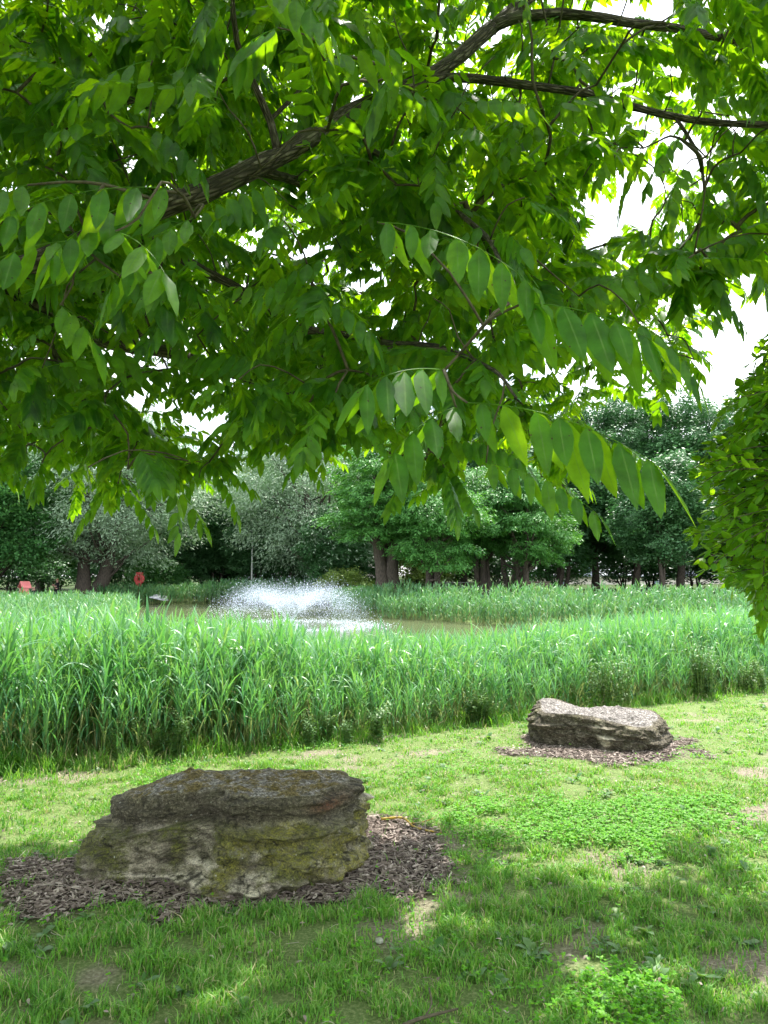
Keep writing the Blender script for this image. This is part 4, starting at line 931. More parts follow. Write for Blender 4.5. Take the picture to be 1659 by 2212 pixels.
def slim_pole():
    D = 59.0; x = dxx(545, D); r = thing('lamp_post', 'slim pale grey lamp post rising from the far reeds behind the fountain', 'lamp post', (x, D, 0))
    g = Geo(); tube(g, [(0, 0, -.1), (0, 0, 1.5), (.0, 0, 5.2)], [.085, .075, .05], 10); obj('pole', g.mesh('pole', attr=False), MAT['pole'], r)
    g = Geo(); tube(g, [(0, 0, 5.2), (0, 0, 5.26), (0, 0, 5.42), (0, 0, 5.46)], [.06, .13, .15, .05], 12); obj('lamp_head', g.mesh('lamp_head', attr=False), MAT['post'], r)
slim_pole()
def box_post():
    D = 50.0; x = dxx(1425, D); z = float(height(np.array([x]), np.array([D]))[0]); r = thing('signal_post', 'slim grey post with a small box on top under the tall dark trees', 'post', (x, D, z))
    g = Geo(); tube(g, [(0, 0, -.1), (0, 0, 1.0), (0, 0, 2.1)], .10, 10); obj('pole', g.mesh('pole', attr=False), MAT['post'], r)
    g = Geo(); box(g, (-.16, -.14, 2.1), (.16, .14, 2.42)); box(g, (-.19, -.17, 2.42), (.19, .17, 2.46)); obj('box', g.mesh('box', False, attr=False), MAT['post'], r)
box_post()
def bench():
    D = 43.0; x = dxx(1158, D); z = float(height(np.array([x]), np.array([D]))[0]); r = thing('park_bench', 'dark wooden bench behind the reeds under the rightmost bright tree', 'bench', (x, D, z), R(180))
    for k in range(3): g = Geo(); box(g, (-.8, -.05 + k * .13, .43), (.8, .06 + k * .13, .47)); obj('seat', g.mesh('seat', False, attr=False), MAT['wood'], r) if k == 0 else obj('seat_slat', g.mesh('seat_slat', False, attr=False), MAT['wood'], r)
    g = Geo(); box(g, (-.8, -.16, .6), (.8, -.12, .72)); box(g, (-.8, -.18, .76), (.8, -.14, .88)); obj('backrest', g.mesh('backrest', False, attr=False), MAT['wood'], r)
    for sx in (-.65, .65):
        g = Geo(); box(g, (sx - .04, -.12, -.05), (sx + .04, .3, .428)); obj('leg', g.mesh('leg', False, attr=False), MAT['wood'], r)
bench()
def railing():
    D = 57.0; x = dxx(975, D); z = 0.35; r = thing('railing', 'thin dark railing in front of the concrete wall', 'railing', (x, D, z))
    for h_ in (.55, .9): g = Geo(); tube(g, [(-1.6, 0, h_), (0, 0, h_), (1.9, 0, h_)], .03, 6); obj('rail', g.mesh('rail', attr=False), MAT['post'], r)
    for k in range(4): g = Geo(); tube(g, [(-1.5 + k * 1.1, 0, -.3), (-1.5 + k * 1.1, 0, .95)], .035, 6); obj('post', g.mesh('post', attr=False), MAT['post'], r)
railing()

def lifebuoy_case(x, y, z, rz, mat, label, sc=1.0):
    """round red case: a shallow drum with a chute down its middle, an oval window, a hood, and a post"""
    r = thing('lifebuoy_case', label, 'lifebuoy case', (x, y, z), rz, 'lifebuoy cases round the pond'); r.scale = (sc,) * 3; zc = 1.42
    g = Geo(); n = 40; a = np.linspace(0, 2 * np.pi, n, endpoint=False)      # drum with a hole in it
    ro, ri = 0.40, 0.13
    rings = [(ro * .93, .10), (ro, .07), (ro, -.07), (ro * .93, -.10), (ri * 1.1, -.10), (ri, -.06), (ri, .06), (ri * 1.1, .10)]
    V = np.concatenate([np.stack([rr * np.cos(a), np.full(n, yy), zc + rr * np.sin(a)], 1) for rr, yy in rings]); m = len(rings)
    Q = [(i * n + j, i * n + (j + 1) % n, ((i + 1) % m) * n + (j + 1) % n, ((i + 1) % m) * n + j) for i in range(m) for j in range(n)]
    g.add(V, Q); obj('case', g.mesh('case', attr=False), mat, r)
    g = Geo(); h = [(-.23, zc + .38), (.23, zc + .38), (.20, zc + .52), (-.20, zc + .52)]
    V = [(px, -.16, pz) for px, pz in h] + [(px, .14, pz) for px, pz in h]; g.add(V, [(3, 2, 1, 0), (4, 5, 6, 7), (0, 1, 5, 4), (1, 2, 6, 5), (2, 3, 7, 6), (3, 0, 4, 7)]); obj('hood', g.mesh('hood', False, attr=False), mat, r)
    for sx in (-1, 1):
        g = Geo(); x0, x1 = sorted((sx * .10, sx * .22)); box(g, (x0, -.15, zc - .42), (x1, -.103, zc + .375)); obj('front_rib', g.mesh('front_rib', False, attr=False), mat, r)
    g = Geo(); V = [(-.21, -.14, zc - .30), (.21, -.14, zc - .30), (.09, -.12, zc - .56), (-.09, -.12, zc - .56), (-.21, .09, zc - .30), (.21, .09, zc - .30), (.09, .07, zc - .56), (-.09, .07, zc - .56)]
    g.add(V, [(0, 3, 2, 1), (4, 5, 6, 7), (0, 1, 5, 4), (1, 2, 6, 5), (2, 3, 7, 6), (3, 0, 4, 7)]); obj('chute', g.mesh('chute', False, attr=False), mat, r)
    g = Geo(); tube(g, [(0, .0, -.3), (0, .0, .4), (0, .0, zc - .555)], .055, 10); obj('post', g.mesh('post', attr=False), mat, r)
lifebuoy_case(dxx(303, 56.5), 56.5, 0.10, R(-6), MAT['red'], 'round red lifebuoy case on a post, facing across the pond beside the willow')

def roofed_case(x, y, z, rz):
    """the other one, seen from its side: a hooded housing with a pitched top"""
    r = thing('lifebuoy_case', 'sun bleached pink red lifebuoy case with a pitched hood beside the seated person', 'lifebuoy case', (x, y, z), rz, 'lifebuoy cases round the pond')
    pr = [(-.42, .72), (.42, .72), (.45, 1.42), (0, 1.78), (-.45, 1.42)]
    # hood
    g = Geo(); V = [(-.5, -.30, 1.40), (0, -.30, 1.80), (.5, -.30, 1.40), (-.5, .30, 1.40), (0, .30, 1.80), (.5, .30, 1.40), (-.5, -.30, 1.34), (0, -.30, 1.73), (.5, -.30, 1.34), (-.5, .30, 1.34), (0, .30, 1.73), (.5, .30, 1.34)]
    g.add(V, [(0, 1, 4, 3), (1, 2, 5, 4), (6, 9, 10, 7), (7, 10, 11, 8), (0, 6, 7, 1), (1, 7, 8, 2), (3, 4, 10, 9), (4, 5, 11, 10), (0, 3, 9, 6), (2, 8, 11, 5)]); obj('hood', g.mesh('hood', False, attr=False), MAT['pink'], r)
    g = Geo(); V = [(px, -.17, pz) for px, pz in pr] + [(px, -.12, pz) for px, pz in pr]
    V2 = [(-.43, .72), (.43, .72), (.43, 1.335), (-.43, 1.335)]
    V = [(px, .10, pz) for px, pz in V2] + [(px, .15, pz) for px, pz in V2]; g.add(V, [(0, 1, 2, 3), (7, 6, 5, 4), (0, 4, 5, 1), (1, 5, 6, 2), (2, 6, 7, 3), (3, 7, 4, 0)]); obj('back_panel', g.mesh('back_panel', False, attr=False), MAT['pink'], r)
    for sx in (-.43, .38): g = Geo(); box(g, (sx, -.2, .74), (sx + .05, .097, 1.335)); obj('side_panel', g.mesh('side_panel', False, attr=False), MAT['pink'], r)
    g = Geo(); a = np.linspace(0, 2 * np.pi, 33); P = np.stack([.27 * np.cos(a), np.full(33, -.03), 1.04 + .27 * np.sin(a)], 1); tube(g, P, .065, 10, cap=False); obj('lifebuoy', g.mesh('lifebuoy', attr=False), MAT['buoy'], r)
    g = Geo(); tube(g, [(0, .2, -.3), (0, .2, .5), (0, .2, 1.2)], .05, 10); obj('post', g.mesh('post', attr=False), MAT['pink'], r)
roofed_case(dxx(57, 50), 50.0, -0.42, R(-48))

def pale_slab():
    D = 54.6; x = dxx(352, D); g = Geo(); V = [(-.85, -.3, .05), (.5, -.45, .0), (.85, -.1, -.05), (.6, .4, .1), (-.5, .45, .15), (-.8, .1, .12)]
    V = V + [(a * .9 + .03, b * .9, c + .10 + .05 * a) for a, b, c in V]; V = [(a, b, c) for a, b, c in V]
    g.add(V, [(0, 3, 2, 1), (0, 5, 4, 3), (6, 7, 8, 9), (6, 9, 10, 11)] + [(i, (i + 1) % 6, 6 + (i + 1) % 6, 6 + i) for i in range(6)])
    o = obj('stone_slab', g.mesh('stone_slab', False, attr=False), MAT['stone']); o.location = (x, D - .6, 0.12); o.rotation_euler = (R(16), R(9), R(10)); o.scale = (.8, .8, .8)
    tag(o, 'pale grey flat stone lying in the greenery on the far bank', 'stone')
pale_slab()

# ------------------------------------------------------------------ people (small, on the far left bank)
MAT['skin'] = surf_mat('skin', (0.55, 0.33, 0.25), (0.62, 0.38, 0.29), 6, 0.6, 0)
MAT['ginger'] = surf_mat('ginger_hair', (0.32, 0.16, 0.07), (0.42, 0.22, 0.10), 30, 0.7, 0.1)
MAT['black_cloth'] = surf_mat('black_cloth', (0.012, 0.012, 0.015), (0.025, 0.025, 0.03), 30, 0.85, 0.1)
MAT['grey_cloth'] = surf_mat('pale_grey_cloth', (0.34, 0.37, 0.44), (0.42, 0.45, 0.52), 20, 0.85, 0.1)
MAT['sole'] = surf_mat('dark_shoe', (0.02, 0.02, 0.02), (0.04, 0.04, 0.04), 20, 0.6, 0)
def skinned(name, verts, edges, radii, mat, parent, root=0, sub=2):
    me = bpy.data.meshes.new(name); bm = bmesh.new(); sk = bm.verts.layers.skin.verify()
    vs = [bm.verts.new(v) for v in verts]
    for i, v in enumerate(vs):
        r = radii[i]; r = (r, r) if np.isscalar(r) else r; v[sk].radius = r; v[sk].use_root = (i == root)
    for a, b in edges: bm.edges.new((vs[a], vs[b]))
    bm.to_mesh(me); bm.free(); o = obj(name, me, mat, parent)
    o.modifiers.new('Skin', 'SKIN').use_smooth_shade = True; s = o.modifiers.new('Subsurf', 'SUBSURF'); s.levels = sub; s.render_levels = sub
    return o
def figure(J, parent, top_mat, leg_mat, hair_mat, hair_full):
    """J: joint name -> xyz in metres. One continuous body; clothes and hair are children"""
    names = ['pelvis', 'waist', 'chest', 'neck', 'skull', 'crown']; verts = [J[n] for n in names]
    rad = [(.15, .12), (.13, .10), (.16, .11), (.055, .055), (.085, .10), (.07, .085)]; E = [(0, 1), (1, 2), (2, 3), (3, 4), (4, 5)]
    face = np.array(J['face']); sk = np.array(J['skull']); fd = face - sk; fd = fd / np.linalg.norm(fd)
    nose = len(verts); verts.append(tuple(sk + fd * .115 + np.array([0, 0, -.02]))); rad.append(.017); E.append((4, nose))
    sidev = np.cross(fd, [0, 0, 1]); sidev /= np.linalg.norm(sidev)
    for sg in (-1, 1): verts.append(tuple(sk + sidev * sg * .095)); rad.append((.012, .03)); E.append((4, len(verts) - 1))
    for sgn in ('l', 'r'):
        i = len(verts); verts += [J['shoulder_' + sgn], J['elbow_' + sgn], J['wrist_' + sgn]]; rad += [.065, .045, .03]; E += [(2, i), (i, i + 1), (i + 1, i + 2)]
        wv, ev = np.array(J['wrist_' + sgn]), np.array(J['elbow_' + sgn]); d = (wv - ev) / np.linalg.norm(wv - ev); pl = len(verts); verts.append(tuple(wv + d * .07)); rad.append((.035, .018)); E.append((i + 2, pl))
        u = np.cross(d, [1, .3, .2]); u /= np.linalg.norm(u); v = np.cross(d, u)
        for k, (off, ln) in enumerate(((-.03, .065), (-.01, .078), (.01, .072), (.028, .055))):
            b = len(verts); p1 = wv + d * .09 + u * off; verts += [tuple(p1), tuple(p1 + d * ln * .6 + v * .015), tuple(p1 + d * ln + v * .035)]; rad += [.010, .009, .008]; E += [(pl, b), (b, b + 1), (b + 1, b + 2)]
        b = len(verts); verts += [tuple(wv + d * .04 - u * .04), tuple(wv + d * .08 - u * .055 + v * .02)]; rad += [.011, .009]; E += [(pl, b), (b, b + 1)]
        i = len(verts); verts += [J['hip_' + sgn], J['knee_' + sgn], J['ankle_' + sgn], J['toe_' + sgn]]; rad += [.095, .06, .042, .035]; E += [(0, i), (i, i + 1), (i + 1, i + 2), (i + 2, i + 3)]
    skinned('body', verts, E, rad, MAT['skin'], parent)
    def lerp(a, b, t): return tuple(np.array(J[a]) * (1 - t) + np.array(J[b]) * t)
    V = [J['waist'], J['pelvis'], J['chest'], lerp('chest', 'neck', .75)]; E = [(0, 1), (0, 2), (2, 3)]; rr = [(.15, .12), (.165, .135), (.18, .13), (.075, .07)]
    for s in ('l', 'r'): i = len(V); V += [J['shoulder_' + s], lerp('shoulder_' + s, 'elbow_' + s, .75)]; rr += [.085, .066]; E += [(2, i), (i, i + 1)]
    skinned('shirt', V, E, rr, top_mat, parent)
    V = [J['pelvis']]; E = []; rr = [(.16, .13)]
    for s in ('l', 'r'): i = len(V); V += [J['hip_' + s], J['knee_' + s], lerp('knee_' + s, 'ankle_' + s, .93)]; rr += [.115, .08, .065]; E += [(0, i), (i, i + 1), (i + 1, i + 2)]
    skinned('trousers', V, E, rr, leg_mat, parent)
    for s in ('l', 'r'): skinned('shoe', [J['ankle_' + s], lerp('ankle_' + s, 'toe_' + s, .6), J['toe_' + s]], [(0, 1), (1, 2)], [.055, .052, .045], MAT['sole'], parent)
    bk = sk - fd * .03 + np.array([0, 0, .05]); cr = np.array(J['crown'])
    if hair_full: skinned('hair', [tuple(bk - fd * .03 + np.array([0, 0, -.05])), tuple(bk), tuple(cr + fd * .02 + np.array([0, 0, .012]))], [(0, 1), (1, 2)], [(.075, .06), (.095, .09), (.075, .07)], hair_mat, parent)
def standing_person():
    D = 54.0; x = dxx(127, D); r = thing('person', 'standing person with short fair hair in black clothes, hands raised before the chest', 'person', (x, D, -0.18), 0)
    # faces left (-X), a little turned away
    J = dict(pelvis=(0, 0, .95), waist=(.01, 0, 1.12), chest=(.02, 0, 1.34), neck=(0, 0, 1.50), skull=(-.02, 0, 1.62), crown=(-.015, 0, 1.70), face=(-.12, 0, 1.62),
             shoulder_l=(.01, -.17, 1.40), elbow_l=(.0, -.22, 1.12), wrist_l=(-.22, -.14, 1.22), shoulder_r=(.01, .17, 1.40), elbow_r=(-.02, .22, 1.12), wrist_r=(-.23, .06, 1.27),
             hip_l=(0, -.09, .90), knee_l=(-.03, -.10, .50), ankle_l=(.03, -.10, .09), toe_l=(-.13, -.11, .04), hip_r=(0, .09, .90), knee_r=(.03, .10, .50), ankle_r=(.10, .10, .09), toe_r=(-.05, .11, .04))
    figure(J, r, MAT['black_cloth'], MAT['black_cloth'], MAT['ginger'], True)
standing_person()
def camp_chair(x, y, z, rz, label):
    r = thing('folding_chair', label, 'folding chair', (x, y, z), rz, 'folding chairs on the far left bank')
    g = Geo(); box(g, (-.27, -.25, .42), (.27, .25, .445)); obj('seat', g.mesh('seat', False, attr=False), MAT['black_cloth'], r)
    g = Geo(); V = [(-.27, .25, .46), (.27, .25, .46), (.29, .36, 1.0), (-.29, .36, 1.0), (-.27, .275, .46), (.27, .275, .46), (.29, .385, 1.0), (-.29, .385, 1.0)]
    g.add(V, [(0, 1, 2, 3), (7, 6, 5, 4), (0, 4, 5, 1), (1, 5, 6, 2), (2, 6, 7, 3), (3, 7, 4, 0)]); obj('backrest', g.mesh('backrest', False, attr=False), MAT['black_cloth'], r)
    for sx in (-.26, .26):
        for a, b in (((sx, -.25, 0), (sx, .25, .44)), ((sx, .25, 0), (sx, -.25, .44))): g = Geo(); tube(g, [a, b], .013, 6); obj('leg', g.mesh('leg', attr=False), MAT['post'], r)
        g = Geo(); tube(g, [(sx * 1.1, -.25, .62), (sx * 1.1, .3, .64)], .018, 6); obj('armrest', g.mesh('armrest', attr=False), MAT['post'], r)
def seated_person():
    D = 51.0; x = dxx(76, D); z = -0.30
    r = thing('person', 'bald person in dark top and pale grey trousers sitting beside the pinkish case', 'person', (x, D, z), R(20))
    J = dict(pelvis=(0, .0, .55), waist=(0, .05, .70), chest=(0, .09, .93), neck=(0, .07, 1.10), skull=(0, .05, 1.21), crown=(0, .06, 1.29), face=(0, -.06, 1.21),
             shoulder_l=(.17, .08, 1.0), elbow_l=(.25, -.05, .74), wrist_l=(.14, -.27, .66), shoulder_r=(-.17, .08, 1.0), elbow_r=(-.25, -.05, .74), wrist_r=(-.14, -.27, .66),
             hip_l=(.10, -.04, .54), knee_l=(.13, -.44, .54), ankle_l=(.14, -.50, .09), toe_l=(.15, -.66, .04), hip_r=(-.10, -.04, .54), knee_r=(-.13, -.44, .54), ankle_r=(-.14, -.50, .09), toe_r=(-.15, -.66, .04))
    figure(J, r, MAT['black_cloth'], MAT['grey_cloth'], MAT['ginger'], False)
    camp_chair(x, D, z, R(20), 'dark folding chair under the seated person')
    camp_chair(dxx(92, D), D + .3, z, R(-35), 'empty dark folding chair beside the seated person')
seated_person()

# ------------------------------------------------------------------ fountain
def fountain():
    D = 29.5; x0 = dxx(628, D)
    m, t, o = nodes_of('spray_water'); p = N(t, 'ShaderNodeBsdfPrincipled', Roughness=0.15, IOR=1.33); p.inputs['Base Color'].default_value = (0.74, 0.82, 0.92, 1)
    tr = N(t, 'ShaderNodeBsdfTranslucent'); tr.inputs[0].default_value = (0.9, 0.94, 1, 1); mix = N(t, 'ShaderNodeMixShader'); mix.inputs[0].default_value = 0.5
    t.links.new(p.outputs[0], mix.inputs[1]); t.links.new(tr.outputs[0], mix.inputs[2]); t.links.new(mix.outputs[0], o.inputs[0])
    r = thing('fountain', 'white spraying fountain on the pond', 'fountain', (x0, D, WATER))
    rs = np.random.default_rng(3); oc = np.array([[1, 0, 0], [-1, 0, 0], [0, 1, 0], [0, -1, 0], [0, 0, 1.2], [0, 0, -1.2]], float)
    T = np.array([[0, 2, 4], [2, 1, 4], [1, 3, 4], [3, 0, 4], [2, 0, 5], [1, 2, 5], [3, 1, 5], [0, 3, 5]])
    def drops(name, P, s):
        n = len(P); V = (P[:, None] + oc[None] * s[:, None, None]).reshape(-1, 3); F = (T[None] + (np.arange(n) * 6)[:, None, None]).reshape(-1, 3)
        o_ = obj(name, make_mesh(name, V, None, F, None, None, True), m, r); return o_
    # ballistic fan of drops: launched 35..75 degrees up all round
    n = 40000; az = rs.uniform(0, 2 * np.pi, n); el = np.radians(rs.normal(57, 5.0, n)); v = rs.normal(6.0, 0.38, n)
    tf = 2 * v * np.sin(el) / 9.81; u = rs.uniform(0.12, 1.0, n) ** 0.85 * tf; rr = v * np.cos(el) * u; z = v * np.sin(el) * u - 4.905 * u * u
    drag = 1 - 0.11 * u; rr = rr * drag; spread = 0.02 + 0.11 * u
    P = np.stack([rr * np.cos(az), rr * np.sin(az), z + .02], 1) + rs.normal(0, 1, (n, 3)) * spread[:, None]; P[:, 2] = np.abs(P[:, 2])
    drops('spray', P, np.where(rs.uniform(0, 1, n) < .07, rs.uniform(.009, .017, n), rs.uniform(.0035, .0075, n)))['kind'] = 'stuff'
    # denser sheets close to the nozzle
    n = 2200; az = rs.uniform(0, 2 * np.pi, n); el = np.radians(rs.normal(57, 2.5, n)); u = rs.uniform(0, .34, n); v = 6.0
    P = np.stack([v * np.cos(el) * u * np.cos(az), v * np.cos(el) * u * np.sin(az), v * np.sin(el) * u - 4.905 * u * u + .05], 1) + rs.normal(0, .012, (n, 3)); drops('water_jet', P, rs.uniform(.004, .010, n))['kind'] = 'stuff'
    # splashes and foam where the water falls back
    n = 4200; az = rs.uniform(0, 2 * np.pi, n); q = rs.normal(3.1, .5, n); q[:500] = np.abs(rs.normal(0, .5, 500)); P = np.stack([q * np.cos(az), q * np.sin(az), np.abs(rs.normal(0, .045, n)) + .005], 1)
    drops('foam', P, rs.uniform(.005, .018, n))['kind'] = 'stuff'
    g = Geo(); tube(g, [(0, 0, -.25), (0, 0, .02), (0, 0, .08)], [.28, .26, .10], 14); obj('nozzle', g.mesh('nozzle', attr=False), MAT['post'], r)
fountain()

# ------------------------------------------------------------------ the tree overhead
def leaflet(geo, p0, d, wv, ll, wr, a, bend=0.12, fold=0.22, phase=0.0, rows=(0, .10, .28, .48, .68, .86, 1.0)):
    d = d / np.linalg.norm(d); wv = wv - d * np.dot(wv, d); wv /= np.linalg.norm(wv) + 1e-9; nn = np.cross(d, wv)
    u = np.array(rows); sh = np.sin(np.pi * u ** 0.82) ** 0.75 * (1 - 0.25 * u); sh[0] = 0.05; sh[-1] = 0.0; hw = ll * wr * sh
    cen = p0 + np.outer(u * ll, d) + np.outer(-bend * ll * u ** 2, [0, 0, 1.0])
    wav = (0.016 + 0.014 * math.sin(phase * 7)) * ll * np.sin(u * 15 + phase); e1 = cen + np.outer(hw, wv) + np.outer(hw * fold + wav * (sh > .1), nn); e2 = cen - np.outer(hw, wv) + np.outer(hw * fold - wav * (sh > .1), nn)
    n = len(u); V = np.concatenate([e1, cen, e2]); Q = [(i, i + 1, n + i + 1, n + i) for i in range(n - 1)] + [(n + i, n + i + 1, 2 * n + i + 1, 2 * n + i) for i in range(n - 1)]
    uv = np.concatenate([np.stack([u, np.full(n, 0.0)], 1), np.stack([u, np.full(n, .5)], 1), np.stack([u, np.full(n, 1.0)], 1)]); geo.add(V, Q, None, a, uv)

def compound(elev, L, npair, droop, curve, rs, ll=0.105, wr=0.24, first=0.24):
    """a pinnate leaf: rachis heads along +X, starts at elev radians, sinks by curve; leaflets hang from it in pairs"""
    g = Geo(); m = 14; s = np.linspace(0, 1, m); ang = elev - curve * s; P = np.zeros((m, 3))
    for i in range(1, m): P[i] = P[i - 1] + np.array([math.cos(ang[i - 1]), 0, math.sin(ang[i - 1])]) * L / (m - 1)
    tube(g, P, np.linspace(0.0016, 0.0008, m), 3, 0.9, cap=False)
    def at(q): return np.array([np.interp(q, s, P[:, k]) for k in range(3)]), float(np.interp(q, s, ang))
    for k in range(npair):
        q = first + (0.95 - first) * k / (npair - 1.0); prof = 0.74 + 0.30 * math.sin(math.pi * (k + 1.2) / (npair + 1.0))
        for sg in (-1, 1):
            if rs.uniform() < .05: continue
            p, a = at(min(1, q + rs.uniform(-.02, .02))); r = np.array([math.cos(a), 0, math.sin(a)])
            d = np.array([0, sg, 0]) * rs.uniform(.6, .85) + r * rs.uniform(.42, .62) + np.array([0, 0, -1.0]) * droop * rs.uniform(.75, 1.25)
            leaflet(g, p, d, r * sg, ll * prof * rs.uniform(.8, 1.14), wr * rs.uniform(.85, 1.15), rs.uniform(0, .92), rs.uniform(.02, .22), rs.uniform(.1, .35), rs.uniform(0, 6))
    p, a = at(1.0); r = np.array([math.cos(a), 0, math.sin(a)]); leaflet(g, p, r + np.array([0, 0, -.5]) * droop, np.array([0, 1.0, 0]), ll * .95, wr, rs.uniform(0, .92), .1, .2, rs.uniform(0, 6))
    return g.arr()

# outline of the lower edge of the crown in the photograph and the gaps where sky shows
SIL = np.array([(-400, 1150), (-100, 1100), (0, 1045), (60, 1040), (95, 960), (150, 1060), (180, 1110), (330, 1115), (350, 1030), (400, 1080), (520, 1095), (550, 990), (640, 1035), (740, 1030), (800, 960), (850, 1060),
                (940, 1090), (990, 1110), (1040, 1060), (1120, 1060), (1200, 1110), (1285, 1150), (1310, 1050), (1400, 1000), (1425, 920), (1500, 860), (1580, 780), (1610, 700), (1659, 660), (2000, 900)], float)
HOLES = [(1320, 455, 80, 52), (1395, 400, 26, 34), (1470, 330, 30, 50), (1420, 490, 45, 24), (1640, 650, 34, 60), (1600, 760, 60, 60), (680, 535, 45, 22), (798, 605, 34, 24), (275, 755, 28, 26), (430, 905, 32, 60), (20, 275, 36, 24), (895, 18, 24, 24), (1015, 722, 22, 15),
         (1200, 330, 26, 22), (1555, 420, 26, 40), (560, 690, 24, 20), (1625, 240, 26, 26), (655, 590, 20, 18)]
def sil(x): return np.interp(x, SIL[:, 0], SIL[:, 1])

